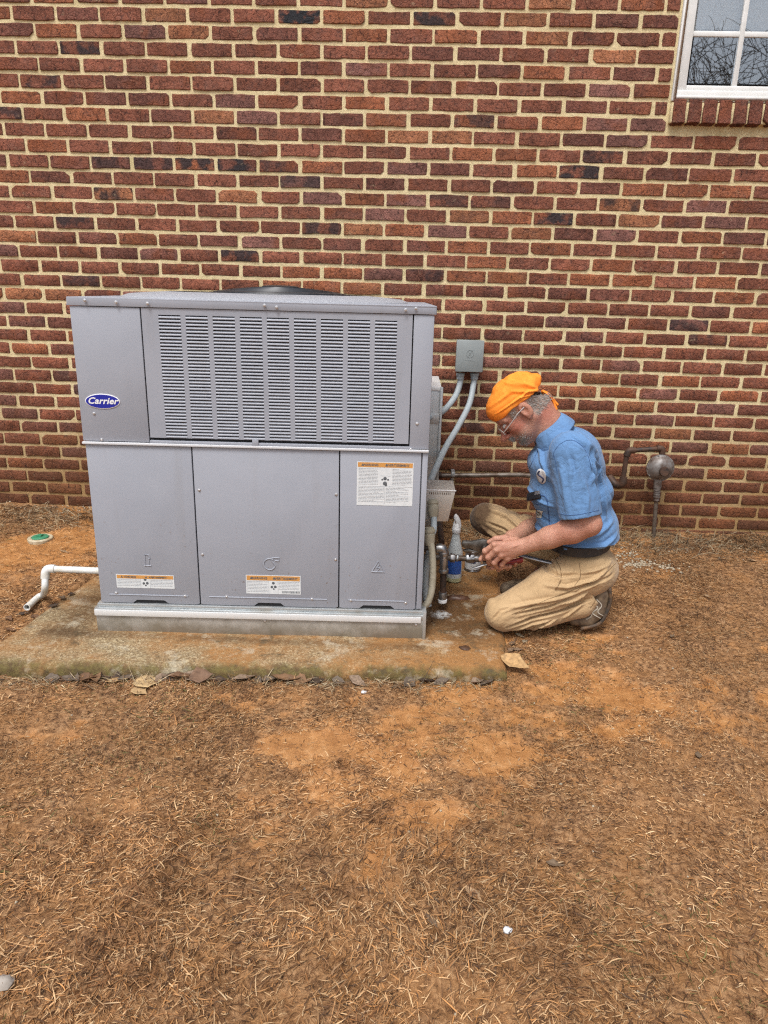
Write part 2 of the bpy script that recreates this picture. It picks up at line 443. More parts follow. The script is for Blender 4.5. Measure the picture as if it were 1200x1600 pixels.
DARK = {(0, 6): 1, (2, 6.5): 1, (9, 3.5): .9, (9, 4.5): .9, (9, 1.5): .6, (9, 2.5): .7, (9, 5.2): .6, (5, 10): .9, (5, 12): .8, (6, 9.5): .6, (8, 13): .7, (9, 12.5): .9, (11, 10.5): .5, (11, 9.5): .5,
        (11, 13.5): .7, (12, 12): .9, (19, 11): .9, (11, 1.5): .8, (10, 6): .6, (13, 6.5): .7, (17, 2): .6, (15, 10): .7, (24, 0): .5, (19, 0): .3, (25, .5): .5}
def outline(w, h, R):
    """irregular brick outline, counter-clockwise in x,z: ragged arrises, some corners lost under mortar"""
    cs = [R.uniform(.001, .005)*(R.uniform(2, 5) if R.uniform() < .14 else 1) for _ in range(4)]
    x0, x1, z0, z1 = -w/2, w/2, -h/2, h/2; pts = []
    bow = [R.normal(0, .0012) for _ in range(4)]; g = lambda s: R.normal(0, s)
    def side(a, b, n, nrm, bw):
        for i in range(n):
            f = i/(n-1); q = 4*f*(1-f)*bw+g(.0009) if 0 < i < n-1 else g(.0005)
            pts.append((a[0]+(b[0]-a[0])*f+nrm[0]*q, a[1]+(b[1]-a[1])*f+nrm[1]*q))
    side((x0+cs[0], z0), (x1-cs[1], z0), 7, (0, 1), bow[0]); side((x1, z0+cs[1]*.8), (x1, z1-cs[2]*.8), 3, (1, 0), bow[1])
    side((x1-cs[2], z1), (x0+cs[3], z1), 7, (0, 1), bow[2]); side((x0, z1-cs[3]*.8), (x0, z0+cs[0]*.8), 3, (1, 0), bow[3])
    return np.array(pts)
def brick_mesh(w, h, R, proud, tilt):
    o = outline(w, h, R); n = len(o)
    inner = o*np.array([1-.0055/w, 1-.0050/h]) + R.uniform(-.0008, .0008, o.shape)
    f = lambda p, y: np.stack([p[:, 0], y + p[:, 0]*tilt[0]+p[:, 1]*tilt[1], p[:, 1]], 1)
    V = np.concatenate([f(o, np.full(n, .006)), f(o, np.full(n, -proud+.0016)), f(inner, np.full(n, -proud))])
    q = []
    for i in range(n):
        k = (i+1) % n; q += [(i, k, n+k, n+i), (n+i, n+k, 2*n+k, 2*n+i)]
    return V, np.array(q), np.arange(2*n, 3*n)
def brick_color(R, r):
    b = np.array([.205, .074, .046])
    u = R.uniform()
    if u < .14: b = np.array([.26, .092, .045])
    elif u < .28: b = np.array([.150, .058, .042])
    elif u < .36: b = np.array([.18, .082, .068])
    elif u < .41: b = np.array([.30, .125, .062])
    pb = 1.0 if r < 13 else max(0.0, 1-(r-13)/9)            # the upper courses are of a purpler batch
    return b*np.array([1.06-.03*pb, 1.0+.02*pb, .92+.08*pb])*R.uniform(.88, 1.42)
R = np.random.default_rng(3)
cells = []
for r in range(-16, 38):
    half = 0.0 if r % 2 == 0 else .5
    for kk in range(-11, 30):
        x0 = (kk+half)*BL+JT/2; x1 = (kk+half+1)*BL-JT/2; zc = (34.5-r)*BH
        z0, z1 = zc-BH/2+JT/2, zc+BH/2-JT/2
        if z1 > 1.935 and x1 > WX0-.004 and x0 < 4.03:      # window and its sill
            if z0 < 1.92: pass
            elif x0 < WX0-.05: x1 = WX0-.012
            elif x1 > 4.03+.06: x0 = max(x0, 4.05)
            else: continue
        cells.append((r, kk+half, x0, x1, z0, z1))
def vis(c):
    xc = (c[2]+c[3])/2; zc = (c[4]+c[5])/2; v_ = np.array([xc, 0, zc])-CAM; d = v_@fw
    px, py = 600+FPX*(v_@AX)/d, 800-FPX*(v_@AY)/d
    ok = -30 < px < 1230 and -20 < py < 860 and not (125 < px < 640 and py > 478) and not (815 < px < 950 and py > 680)
    return ok, d
seen = sorted([c for c in cells if vis(c)[0]], key=lambda c: vis(c)[1]-.2*(c[3]-c[2]))
own = set(id(c) for c in seen[:298])
bulkV, bulkQ, bulkN, bulkC, bulkS, bulkF = [], [], [], [], [], []
off = 0
for c in cells:
    r, k, x0, x1, z0, z1 = c
    w, h = x1-x0, z1-z0
    if w < .03: continue
    fl = max([0]+[s for (rr, kk), s in DARK.items() if rr == r and abs(kk-k) < .4])
    if fl == 0 and R.uniform() < .025: fl = R.uniform(.4, .9)
    V, q, ng = brick_mesh(w+R.uniform(-.003, .003), h+R.uniform(-.0015, .0015), R, R.uniform(.0025, .0075), (R.uniform(-.012, .012), R.uniform(-.04, .04)))
    cx, cz = (x0+x1)/2+R.uniform(-.003, .003), (z0+z1)/2+R.uniform(-.0012, .0012)
    colr = brick_color(R, r); sdv = R.uniform(-50, 50, 3)
    if id(c) in own:
        me = bpy.data.meshes.new('brick'); me.from_pydata(V.tolist(), [], q.tolist()+[ng.tolist()]); me.materials.append(M_brick)
        n = len(V); set_col(me, 'bcol', np.tile(colr, (n, 1))); set_val(me, 'flash', np.full(n, fl))
        a = me.attributes.new('seed', 'FLOAT_VECTOR', 'POINT'); a.data.foreach_set('vector', np.tile(sdv, n).astype(np.float32))
        o = bpy.data.objects.new('brick', me); link(o, brick_wall); o.location = (cx, 0, cz); o.rotation_euler = (0, R.uniform(-.006, .006), 0)
    else:
        n = len(V); bulkV.append(V+np.array([cx, 0, cz])); bulkQ.append(q+off); bulkN.append(ng+off); off += n
        bulkC.append(np.tile(colr, (n, 1))); bulkS.append(np.tile(sdv, (n, 1))); bulkF.append(np.full(n, fl))
rest = from_np('remaining_bricks', np.concatenate(bulkV), [np.concatenate(bulkQ), np.stack(bulkN)], M_brick, brick_wall, sm=False)
set_col(rest.data, 'bcol', np.concatenate(bulkC)); set_val(rest.data, 'flash', np.concatenate(bulkF))
a = rest.data.attributes.new('seed', 'FLOAT_VECTOR', 'POINT'); a.data.foreach_set('vector', np.concatenate(bulkS).astype(np.float32).ravel())
rest['kind'] = 'stuff'
# eaves and room behind, so that no light leaks from inside
# brick-on-edge sill under the window
x = WX0+.008
while x < 4.02:
    V, q, ng = brick_mesh(.056+R.uniform(-.002, .002), .098, R, .010, (R.uniform(-.03, .03), R.uniform(-.02, .02)))
    # deep brick, tipped outwards
    n = len(ng); D = V.copy(); D[:n, 1] = .07; D[n:, 1] -= .028
    me = bpy.data.meshes.new('sill_brick'); me.from_pydata(D.tolist(), [], q.tolist()+[ng.tolist()]); me.materials.append(M_brick)
    bcx = np.array([.17, .056, .034])*R.uniform(.8, 1.15)
    set_col(me, 'bcol', np.tile(bcx, (len(D), 1))); set_val(me, 'flash', np.zeros(len(D)))
    a = me.attributes.new('seed', 'FLOAT_VECTOR', 'POINT'); a.data.foreach_set('vector', np.tile(R.uniform(-50, 50, 3), len(D)).astype(np.float32))
    o = link(bpy.data.objects.new('sill_brick', me), brick_wall); o.location = (x+.028, 0, 1.994); o.rotation_euler = (-.12, R.uniform(-.03, .03), 0)
    x += .0683
mb = MB(); mb.box(WX0, 4.02, -.026, .06, 1.952, 2.036); sm_ = mb.build('sill_mortar', M_mortar, brick_wall, bevel=.003)

# ------------------------------------------------------------------ window
M_vinyl = simple('white_vinyl', (.74, .75, .74), (.68, .69, .67), 20, rough=.45)
M_room = simple('dim_room', (.42, .42, .43), (.30, .30, .31), 3, rough=.9)
M_shade = simple('white_window_shade', (.80, .81, .80), (.70, .71, .71), 8, rough=.9)
t = NT('window_glass')
g = t.nd('BsdfGlossy'); g.inputs['Roughness'].default_value = .012; g.inputs['Color'].default_value = (.93, .96, 1.0, 1)
tr = t.nd('BsdfTransparent'); tr.inputs['Color'].default_value = (.93, .95, .95, 1)
ly = t.nd('LayerWeight'); ly.inputs['Blend'].default_value = .32
mx = t.nd('MixShader'); t.lk(t.mr(ly.outputs['Fresnel'], 0, 1, .17, 1.0), mx.inputs[0]); t.lk(tr.outputs[0], mx.inputs[1]); t.lk(g.outputs[0], mx.inputs[2])
t.lk(mx.outputs[0], t.n['Material Output'].inputs['Surface']); M_glass = t.m
win = empty('window', (3.5, 0, WZ0))
tag(win, 'white framed house window with muntin bars above the brick sill', 'window')
x0, x1, z0, z1 = WX0, 4.02, 2.045, 3.55
fr = MB()
fr.box(x0, x0+.020, -.012, .10, z0, z1); fr.box(x1-.020, x1, -.012, .10, z0, z1); fr.box(x0+.020, x1-.020, -.012, .10, z0, z0+.022); fr.box(x0+.020, x1-.020, -.012, .10, z1-.03, z1)
fr.build('frame', M_vinyl, win, bevel=.0025)
si = MB(); si.box(x0+.020, x1-.020, -.002, .10, z0+.022, z0+.046); si.build('sill', M_vinyl, win, bevel=.002)
sa = MB()
sa.box(x0+.021, x0+.064, .004, .05, z0+.047, 2.80); sa.box(x1-.064, x1-.021, .004, .05, z0+.047, 2.80); sa.box(x0+.064, x1-.064, .006, .05, z0+.047, z0+.068); sa.box(x0+.064, x1-.064, .006, .05, 2.765, 2.80)
sa.build('lower_sash', M_vinyl, win, bevel=.003)
us = MB(); us.box(x0+.021, x0+.064, .052, .09, 2.80, 3.52); us.box(x1-.064, x1-.021, .052, .09, 2.80, 3.52); us.box(x0+.064, x1-.064, .054, .09, 3.47, 3.52)
us.build('upper_sash', M_vinyl, win, bevel=.003)
gx0, gx1, gz0, gz1 = x0+.064, x1-.064, z0+.068, 2.765
nc = 4; pw = (gx1-gx0)/nc; ph = .2055
for i in range(1, nc):
    m = MB(); m.box(gx0+i*pw-.011, gx0+i*pw+.011, .010, .034, gz0, gz1); m.build('muntin', M_vinyl, win, bevel=.003)
zz = [gz0, gz0+ph, gz0+2*ph, gz1]
for j in (1, 2):
    m = MB(); m.box(gx0, gx1, .0125, .0315, zz[j]-.011, zz[j]+.011); m.build('muntin', M_vinyl, win, bevel=.003)
for j in range(3):
    for i in range(nc):
        m = MB(); m.box(gx0+i*pw+.0112, gx0+(i+1)*pw-.0112, .020, .0235, zz[j]+.0112, zz[j+1]-.0112)
        m.build('pane', M_glass, win, sm=False)
m = MB(); m.box(gx0, gx1, .070, .0735, 2.80, 3.47); m.build('upper_pane', M_glass, win, sm=False)
rm = MB(); rm.box(x0+.02, x1-.02, 1.0, 1.02, 1.9, 3.6); rm.box(x0-.3, x0-.28, .165, 1.0, 1.9, 3.6); rm.box(x1+.28, x1+.3, .165, 1.0, 1.9, 3.6); rm.box(x0-.28, x1+.28, .165, 1.0, 1.88, 1.9); rm.box(x0-.28, x1+.28, .165, 1.0, 3.6, 3.62)
o = rm.build('room_interior', M_room, sm=False); tag(o, 'dim room wall behind the window glass', kind='structure')
sh = MB(); nS = 60
vs = []; fs = []
for i in range(nS+1):
    u = i/nS; yy = .075+.006*math.sin(u*46)+.004*math.sin(u*19+1)
    vs += [(gx0-.02+(gx1-gx0+.04)*u, yy, 2.352), (gx0-.02+(gx1-gx0+.04)*u, yy, 3.5)]
for i in range(nS): fs.append((2*i, 2*i+2, 2*i+3, 2*i+1))
sh.add(vs, fs); o = sh.build('curtain', M_shade)
tag(o, 'white curtain hanging behind the window panes', 'curtain')

# ------------------------------------------------------------------ bare tree (seen reflected in the window)
M_bark = simple('bark', (.16, .145, .13), (.09, .08, .07), 20, rough=.9)
tree = empty('bare_tree', (8.5, -12.0, -.3)); tag(tree, 'bare leafless tree seen mirrored in the window glass', 'tree')
RT = random.Random(5); tm = MB(); lm = MB()
def limb(p, d, L, r, depth):
    n = 6; path = [p]; rad = [r]; q = Vector(p); dd = Vector(d).normalized()
    for i in range(n):
        dd = (dd + Vector((RT.uniform(-.3, .3), RT.uniform(-.3, .3), RT.uniform(-.18, .18)))).normalized()
        q = q + dd*(L/n); path.append(tuple(q)); rad.append(r*(1-.55*(i+1)/n))
    (tm if depth == 0 else lm).tube(path, rad, 6 if depth < 2 else 3, cap=False)
    if depth >= 5 or L < .12: return
    kids = [6, 5, 5, 4, 3][depth]
    for j in range(kids):
        i = RT.randint(3, n) if j else n
        b = Vector(path[i]); nd_ = (dd + Vector((RT.uniform(-1, 1), RT.uniform(-1, 1), RT.uniform(-.7, .5)))*1.0).normalized()
        limb(tuple(b), tuple(nd_), L*RT.uniform(.6, .85), max(.008, rad[i]*RT.uniform(.5, .7)), depth+1)
limb((8.5, -12.0, -.4), (-.05, 0, 1), 3.0, .17, 0)
tm.build('trunk', M_bark, tree); lm.build('crown', M_bark, tree)

# ------------------------------------------------------------------ concrete pad
t = NT('concrete_pad')
X, Y, Z = t.xyz()
n1 = t.noise(4, 5, .6); n2 = t.noise(45, 5, .7); vo = t.voro(190, 'F1', out='Color'); n3 = t.noise(240, 3, .7)
agg = t.ramp(t.nd('SeparateColor').outputs[0], [(0, 0), (1, 1)])
sc = t.nd('SeparateColor'); t.lk(vo, sc.inputs[0])
col = t.ramp(sc.outputs[0], [(0, (.15, .10, .052)), (.35, (.28, .20, .105)), (.7, (.37, .28, .155)), (1, (.52, .43, .28))])
col = t.mix(t.mr(n2, .35, .7, 0, .6), col, (.20, .145, .085))
# clay staining: rightwards end and towards the rims
edge = t.attr('edge', 'Fac')
cl = t.math('ADD', t.mr(X, 1.75, 2.15, 0, .75), t.mr(n1, .34, .56, .08, .85)); cl = t.math('MULTIPLY', cl, t.mr(n2, .25, .6, .4, 1))
col = t.mix(t.mr(cl, .10, .85, 0, .85), col, (.33, .150, .044))
dk = t.attr('damp', 'Fac'); dkm = t.mr(t.math('MULTIPLY', dk, t.mr(n2, .2, .7, .6, 1.25)), .15, .8)
col = t.mix(t.math('MULTIPLY', dkm, .8), col, (.075, .040, .018))
grn = t.mr(t.math('MULTIPLY', edge, t.mr(t.noise(14, 5), .3, .62, .35, 1.2)), .3, .9)
col = t.mix(t.math('MULTIPLY', grn, .9), col, t.mix(t.mr(n2, .4, .65), (.135, .108, .034), (.085, .055, .026)))
blk = t.math('MULTIPLY', t.mr(t.noise(16, 6, .75), .54, .66), .7); col = t.mix(blk, col, (.070, .060, .036))
lgt = t.math('MULTIPLY', t.mr(t.noise(9, 5, .7), .55, .68), .5); col = t.mix(lgt, col, (.55, .50, .38))
wsp = t.attr('white', 'Fac'); col = t.mix(t.mr(t.math('MULTIPLY', wsp, t.mr(n2, .3, .65, .3, 1.3)), .35, .8), col, (.60, .60, .58))
t.bump(t.math('ADD', t.math('MULTIPLY', sc.outputs[0], .6), t.math('ADD', n2, t.math('MULTIPLY', n3, .5))), .7, .0045)
M_conc = t.set(col, t.mr(dkm, 0, 1, .9, .55), spec=.3)
U = np.concatenate([[0, .004, .010], np.linspace(.02, .98, 130), [.990, .996, 1]]); Vv = np.concatenate([[0, .007, .016, .03], np.linspace(.045, .99, 70), [1]])
uu, vv = np.meshgrid(U, Vv, indexing='ij')
Pq = (SLAB[0][None, None]*((1-uu)*(1-vv))[..., None]+SLAB[1]*(uu*(1-vv))[..., None]+SLAB[2]*(uu*vv)[..., None]+SLAB[3]*((1-uu)*vv)[..., None])
sx, sy = Pq[..., 0], Pq[..., 1]
rim = np.minimum.reduce([uu*1.88, (1-uu)*1.88, vv*1.12, (1-vv)*1.1])
wob = (fbm(sx*5, sy*5, 61, 4)-.5)
jag = (fbm(sx*22, sy*22, 66, 3)-.5)*.012*np.exp(-rim/.01)
sz = SLAB_Z - .016*np.exp(-(rim/.010)**1.0)*(.7+.9*fbm(sx*8, sy*8, 62, 3)) + .004*wob + .002*(fbm(sx*40, sy*40, 63, 2)-.5)
sy = sy + jag + .01*wob*np.exp(-vv*1.1/.03)
n_u, n_v = sx.shape; ids = np.arange(n_u*n_v).reshape(n_u, n_v)
sq = np.stack([ids[:-1, :-1], ids[1:, :-1], ids[1:, 1:], ids[:-1, 1:]], -1).reshape(-1, 4)
V = np.stack([sx, sy, sz], -1).reshape(-1, 3)
loop = np.concatenate([ids[:, 0], ids[-1, 1:], ids[::-1, -1][1:], ids[0, ::-1][1:-1]])
lv = V[loop].copy(); mid = lv.copy(); cxy = SLAB.mean(0)
rngs = []; Vs = [V]; base = len(V); prev = loop; qs = [sq]
for k, (dz, g) in enumerate([(.004, .004), (.018, .008), (.04, .011), (.10, .012)]):
    w2 = lv.copy(); w2[:, 2] = lv[:, 2]-dz; dirn = w2[:, :2]-cxy; dirn /= np.linalg.norm(dirn, axis=1)[:, None]
    w2[:, :2] += dirn*(g+.010*(fbm(w2[:, 0]*14+k*5, w2[:, 1]*14+k*3, 64, 3)-.45)[:, None])
    Vs.append(w2); cur = base+np.arange(len(loop)); base += len(loop)
    qs.append(np.stack([prev, np.roll(prev, -1), np.roll(cur, -1), cur], -1)); prev = cur
V = np.concatenate(Vs)
pad = from_np('concrete_pad', V, np.concatenate(qs), M_conc)
_bm = bmesh.new(); _bm.from_mesh(pad.data); bmesh.ops.recalc_face_normals(_bm, faces=_bm.faces); _bm.to_mesh(pad.data); _bm.free()
ef = np.concatenate([(np.exp(-vv*1.12/.035)*.95 + .45*np.exp(-uu*1.88/.05)).ravel(), np.full(4*len(loop), 1.0)])
set_val(pad.data, 'edge', np.clip(ef, 0, 1))
px_, py_ = V[:, 0], V[:, 1]
dmp = np.exp(-(((px_-2.02)/.22)**2+((py_+.95)/.24)**2)) + .55*np.exp(-(((px_-2.18)/.13)**2+((py_+1.17)/.13)**2))
dmp += .55*np.exp(-((py_+1.31)/.035)**2)*(px_ < 1.97)*(px_ > .5)*(.4+fbm(px_*6, py_*6, 8, 3)) + .7*np.exp(-(((px_-.6)/.12)**2+((py_+1.1)/.3)**2))
set_val(pad.data, 'damp', np.clip(dmp, 0, 1))
wp = Wz(688, 960, SLAB_Z); set_val(pad.data, 'white', np.exp(-(((px_-wp[0])/.05)**2+((py_-wp[1])/.045)**2)))
tag(pad, 'weathered concrete equipment pad with mossy front edge and clay stains', 'concrete pad')
# ------------------------------------------------------------------ packaged air conditioner
t = NT('grey_cabinet_paint')
nz = t.noise(5, 4); n2 = t.noise(38, 5, .7); n3 = t.noise(700, 2)
col = t.mix(t.mr(nz, .3, .7), (.300, .318, .362), (.330, .346, .390))
X, Y, Z = t.xyz()
dirt = t.math('MULTIPLY', t.mr(n2, .62, .76), t.mr(Z, .05, .6, .35, .04)); col = t.mix(dirt, col, (.22, .19, .165))
strk = t.math('MULTIPLY', t.mr(t.noise(16, 4, .6, t.vscale(t.pos(), (1, 1, .08))), .56, .70), .16); col = t.mix(strk, col, (.23, .22, .21))
spl = t.math('MULTIPLY', t.mr(t.noise(90, 3), .67, .72), t.mr(Z, .0, .45, .85, .12)); col = t.mix(spl, col, (.20, .14, .10))
t.bump(t.math('ADD', t.math('MULTIPLY', t.noise(2.6, 2), 22), t.math('MULTIPLY', n2, .6)), .14, .0016)
M_paint = t.set(col, t.mr(n2, .3, .7, .40, .52), spec=.45)
t = NT('stucco_painted_top'); t.bump(t.noise(130, 3, .6), .7, .006); M_stucco = t.set((.33, .34, .37), .5, spec=.4)
M_dark = simple('dark_interior', (.012, .013, .016), rough=.7)  # near-black colour stands in for shade inside gaps and openings
M_blackm = simple('black_fan_guard', (.020, .022, .026), (.035, .038, .045), 30, rough=.4)
t = NT('galvanised_steel'); vz = t.voro(38, 'F1', out='Color'); s_ = t.nd('SeparateColor'); t.lk(vz, s_.inputs[0])
nn = t.noise(9, 5, .65); X, Y, Z = t.xyz()
col = t.mix(t.mr(s_.outputs[0], 0, 1, 0, .5), (.47, .50, .51), (.60, .62, .62)); col = t.mix(t.mr(nn, .5, .68, 0, .55), col, (.36, .33, .28))
M_galv = t.set(col, t.mr(nn, .3, .7, .34, .55), .72)
t = NT('weathered_galvanised_curb'); nn = t.noise(7, 6, .7); X, Y, Z = t.xyz()
col = t.mix(t.mr(t.noise(40, 5), .3, .7), (.40, .385, .35), (.52, .50, .46))
stn = t.mr(t.math('ADD', nn, t.mr(Z, -.085, .0, .22, -.08)), .48, .72, 0, .85); col = t.mix(stn, col, (.235, .20, .145))
M_curb = t.set(col, t.mr(nn, .3, .7, .42, .7), .45)
M_screw = simple('zinc_screw', (.62, .63, .65), rough=.35, metal=.8)
M_badge = simple('blue_badge', (.012, .022, .30), rough=.3)
M_white = simple('white_print', (.80, .80, .80), rough=.5)
M_label = simple('white_label', (.70, .73, .74), (.62, .65, .66), 60, rough=.45)
M_orange = simple('orange_label_band', (.62, .30, .075), (.55, .27, .08), 60, rough=.5)
M_ink = simple('label_ink', (.10, .11, .12), rough=.6)
M_ink2 = simple('fine_print_ink', (.34, .36, .38), rough=.6)

UO = np.array([.728, -1.272, SLAB_Z]); URZ = math.atan2(.044, 1.229)
UEX = np.array([math.cos(URZ), math.sin(URZ), 0]); UEY = np.array([-math.sin(URZ), math.cos(URZ), 0])
UW, UD, UH = 1.229, .80, 1.227
def U(px, py, d=0.0):
    """measure on the unit's front plane (local x, z)"""
    dr = fw + AX*(px-600)/FPX - AY*(py-800)/FPX; o = UO + UEY*d
    s = ((o-CAM)@UEY)/(dr@UEY); p = CAM + dr*s - UO
    return np.array([p@UEX, p[2]])
ac = local(empty('packaged_air_conditioner', tuple(UO), URZ))
tag(ac, 'large grey outdoor packaged air conditioner with louvered grille on the concrete pad', 'air conditioner')
CB = .098                                    # top of the curb rail
ZM = U(400, 697)[1]                          # ledge between upper and lower panels
m = MB(); m.box(.014, UW-.014, .016, UD, CB+.004, UH-.03); m.build('cabinet', M_paint, ac, bevel=.004)
m = MB(); m.box(.03, UW-.03, .0135, .016, CB+.01, UH-.032); m.build('seam_shade_plate', M_dark, ac, sm=False)  # black plate added behind the panels, its colour is the shade in the gaps
# curb
m = MB(); m.box(-.012, UW+.012, -.012, UD+.012, -.008, CB-.018); cb = m.build('curb', M_curb, ac, bevel=.002)
m = MB(); m.box(-.015, UW+.015, -.017, .05, CB-.018, CB); m.box(-.006, UW+.006, -.006, .05, CB, CB+.014)
m.build('base_rail', M_galv, ac, bevel=.003)
m = MB(); m.box(UW+.004, UW+.016, -.0195, .03, -.006, CB+.018); m.build('corner_bracket', M_galv, ac, bevel=.002)
M_trim = simple('bright_rail_lip', (.72, .73, .73), rough=.4, metal=.2)
m = MB(); m.box(-.014, UW-.004, -.0205, -.017, CB-.030, CB-.006); m.build('rail_lip', M_trim, ac, bevel=.001)
# cap
m = MB()
ov = .0045
m.box(-ov, UW+ov, -ov, UD+ov, UH-.006, UH); m.box(-ov, UW+ov, -ov, -ov+.004, UH-.028, UH-.006); m.box(UW+ov-.004, UW+ov, -ov+.004, UD+ov, UH-.028, UH-.006)
m.box(-ov, -ov+.004, -ov+.004, UD+ov, UH-.028, UH-.006); m.box(-ov+.004, UW+ov-.004, UD+ov-.004, UD+ov, UH-.028, UH-.006)
cap = m.build('top_cap', M_paint, ac, bevel=.002)
pc = (.605, .42)
vs = []; fs = []; n = 64; prof = [(.0, -.002), (.004, .004), (.03, .013), (.10, .019), (.17, .023)]
for d_, h in prof:
    for k in range(n):
        a = 2*math.pi*k/n; ca, sa_ = math.cos(a), math.sin(a); e = 2/2.6
        vs.append((pc[0]+(.545-d_)*math.copysign(abs(ca)**e, ca), pc[1]+(.385-d_*.72)*math.copysign(abs(sa_)**e, sa_), UH+h))
for i in range(len(prof)-1):
    for k in range(n): fs.append((i*n+k, i*n+(k+1) % n, (i+1)*n+(k+1) % n, (i+1)*n+k))
m = MB().add(vs, fs); m.build('embossed_top', M_stucco, cap)
m = MB()
gc = (.650, pc[1]+.0)
for i in range(15):
    r = .06+.0175*i; hh = UH+.014+.034*(1-(r/.315)**2)
    m.tube([(gc[0]+r*math.cos(a*math.pi/24), gc[1]+r*math.sin(a*math.pi/24), hh) for a in range(49)], .0022, 5, cap=False)
for a in range(0, 12):
    t_ = a*math.pi/6; m.tube([(gc[0]+r*math.cos(t_), gc[1]+r*math.sin(t_), UH+.012+.034*(1-(r/.315)**2)) for r in (.05, .12, .2, .27, .31)], .003, 5)
m.lathe([(.07, 0), (.072, .008), (.05, .012), (0.001, .013)], (gc[0], gc[1], UH+.042), n=24)
fg = m.build('fan_guard', M_blackm, cap)
m = MB(); m.lathe([(.318, .0), (.312, .016), (.24, .044), (.12, .056), (.002, .058)], (gc[0], gc[1], UH-.014), n=48); m.build('fan_shroud', M_blackm, fg)
# upper panels
def seam(a, b): return (U(*a)[0]+U(*b)[0])/2
xs1 = seam((219, 480), (234, 684)); xs2 = seam((647, 490), (638, 697))
zt = UH-.0295; zl = U(230, 686)[1]
g_ = .0022
m = MB(); m.box(.002, xs1-g_, .0, .0135, ZM+.004, zt); m.build('corner_panel', M_paint, ac, bevel=.0025)
m = MB(); m.box(xs2+g_, UW-.002, .0, .0135, ZM+.004, zt); m.build('right_post', M_paint, ac, bevel=.0025)
c0a, c0b = U(248, 493), U(282, 494); c8a, c8b = U(584, 503), U(621, 504); c0d, c8d = U(259, 680), U(615, 693)
lx0 = (c0a[0]+c0d[0])/2; lx1 = (c8b[0]+c8d[0])/2; lz1 = (c0a[1]+c8b[1])/2+.004; lz0 = (c0d[1]+c8d[1])/2-.004
cw = .0745; pitch_x = (lx1-lx0-cw)/8; NR = 37; pz = (lz1-lz0)/NR
m = MB()
zb = zl+.006
m.box(xs1+g_, xs2-g_, .0, .003, lz1, zt); m.box(xs1+g_, xs2-g_, .0, .003, zb, lz0)
edges = [xs1+g_] + sum([[lx0+i*pitch_x, lx0+i*pitch_x+cw] for i in range(9)], []) + [xs2-g_]
for i in range(0, len(edges), 2): m.box(edges[i], edges[i+1], .0, .003, lz0, lz1)
lp = m.build('louvered_panel', M_paint, ac, sm=False)
m = MB(); m.box(xs1+.02, xs2-.02, .0105, .012, lz0-.01, lz1+.01); m.build('louver_shade_sheet', M_dark, lp, sm=False)  # black sheet stands in for the shade behind the louvers
prof = [(-.0006, -pz*.50), (-.0016, -pz*.40), (-.0004, -pz*.10), (.0040, pz*.24)]
prof2 = [(.0048, pz*.22), (.0010, -pz*.12), (.0, -pz*.38), (.0006, -pz*.48)]
pp = prof+prof2
st = [(0, .85), (.003, .95), (.009, 1.), (cw-.009, 1.), (cw-.003, .95), (cw, .85)]
vs = []; fs = []
for sx_, k in st:
    for (yy, zq) in pp: vs.append((sx_, yy*k, zq if zq < 0 else zq*(.3+.7*k)))
for i in range(len(st)-1):
    for j in range(8): fs.append((i*8+j, i*8+(j+1) % 8, (i+1)*8+(j+1) % 8, (i+1)*8+j))
fs += [tuple(range(7, -1, -1)), tuple((len(st)-1)*8+j for j in range(8))]
def louver_mesh():
    me = bpy.data.meshes.new('louver'); me.from_pydata(vs, [], fs); bm = bmesh.new(); bm.from_mesh(me); bmesh.ops.recalc_face_normals(bm, faces=bm.faces); bm.to_mesh(me); bm.free()
    me.materials.append(M_paint); smooth(me, 60); return me
lme = louver_mesh(); restL = MB(); cnt = 0
for j in range(NR):
    for i in range(9):
        p = (lx0+i*pitch_x, 0, lz1-pz*(j+.5))
        if cnt < 300:
            o = bpy.data.objects.new('louver', lme); link(o, lp); o.location = p; cnt += 1
        else: restL.add([(a+p[0], b+p[1], c+p[2]) for a, b, c in vs], fs)
o = restL.build('remaining_louvers', M_paint, lp, ang=60); o['kind'] = 'stuff'
# middle ledge
m = MB(); m.box(xs1-.0, xs2+.01, -.002, .0135, ZM+.002, zl-.004); m.build('panel_ledge', M_paint, ac, bevel=.002)
M_lipw = simple('bright_worn_paint_edge', (.60, .61, .63), rough=.35)
m = MB(); m.box(.000, UW-.002, -.008, .0125, ZM-.007, ZM+.0015); m.build('drip_edge', M_lipw, ac, bevel=.0015)
m = MB(); q = U(399, 692); m.box(q[0]-.010, q[0]+.012, -.006, -.0021, q[1]-.012, q[1]+.014); m.build('latch', M_paint, ac, bevel=.002)
# lower panels
s1 = seam((301, 702), (311, 932)); s2 = seam((531, 709), (529, 943)); s3 = seam((659, 716), (650, 946))
zlow = CB+.016
def lower_panel(x0, x1, name, notch):
    z1 = ZM-.009; e = .003
    # front skin with hand-hold notch along the bottom edge
    a, b = notch
    poly = [(x0+g_, z1), (x1-g_, z1), (x1-g_, zlow+.004), (x1-g_-.01, zlow), (b+.012, zlow), (b-.004, zlow+.013), (a+.004, zlow+.013), (a-.012, zlow), (x0+g_+.01, zlow), (x0+g_, zlow+.004)]
    m = MB(); m.prism([(x, .0, z) for x, z in poly], (0, .0135, 0)); o = m.build(name, M_paint, ac, bevel=.0018)
    m = MB(); m.box(a-.012, b+.012, .006, .0134, zlow-.004, zlow+.0125); m.build('hand_hold', M_dark, o, sm=False)
    rz = zlow+.034
    m = MB(); m.tube([(x0+.035, -.0004, rz), (x1-.045, -.0004, rz)], .0022, 8); m.build('stiffening_rib', M_paint, o)
    return o
def nx_(a, b): return U(*a)[0], U(*b)[0]
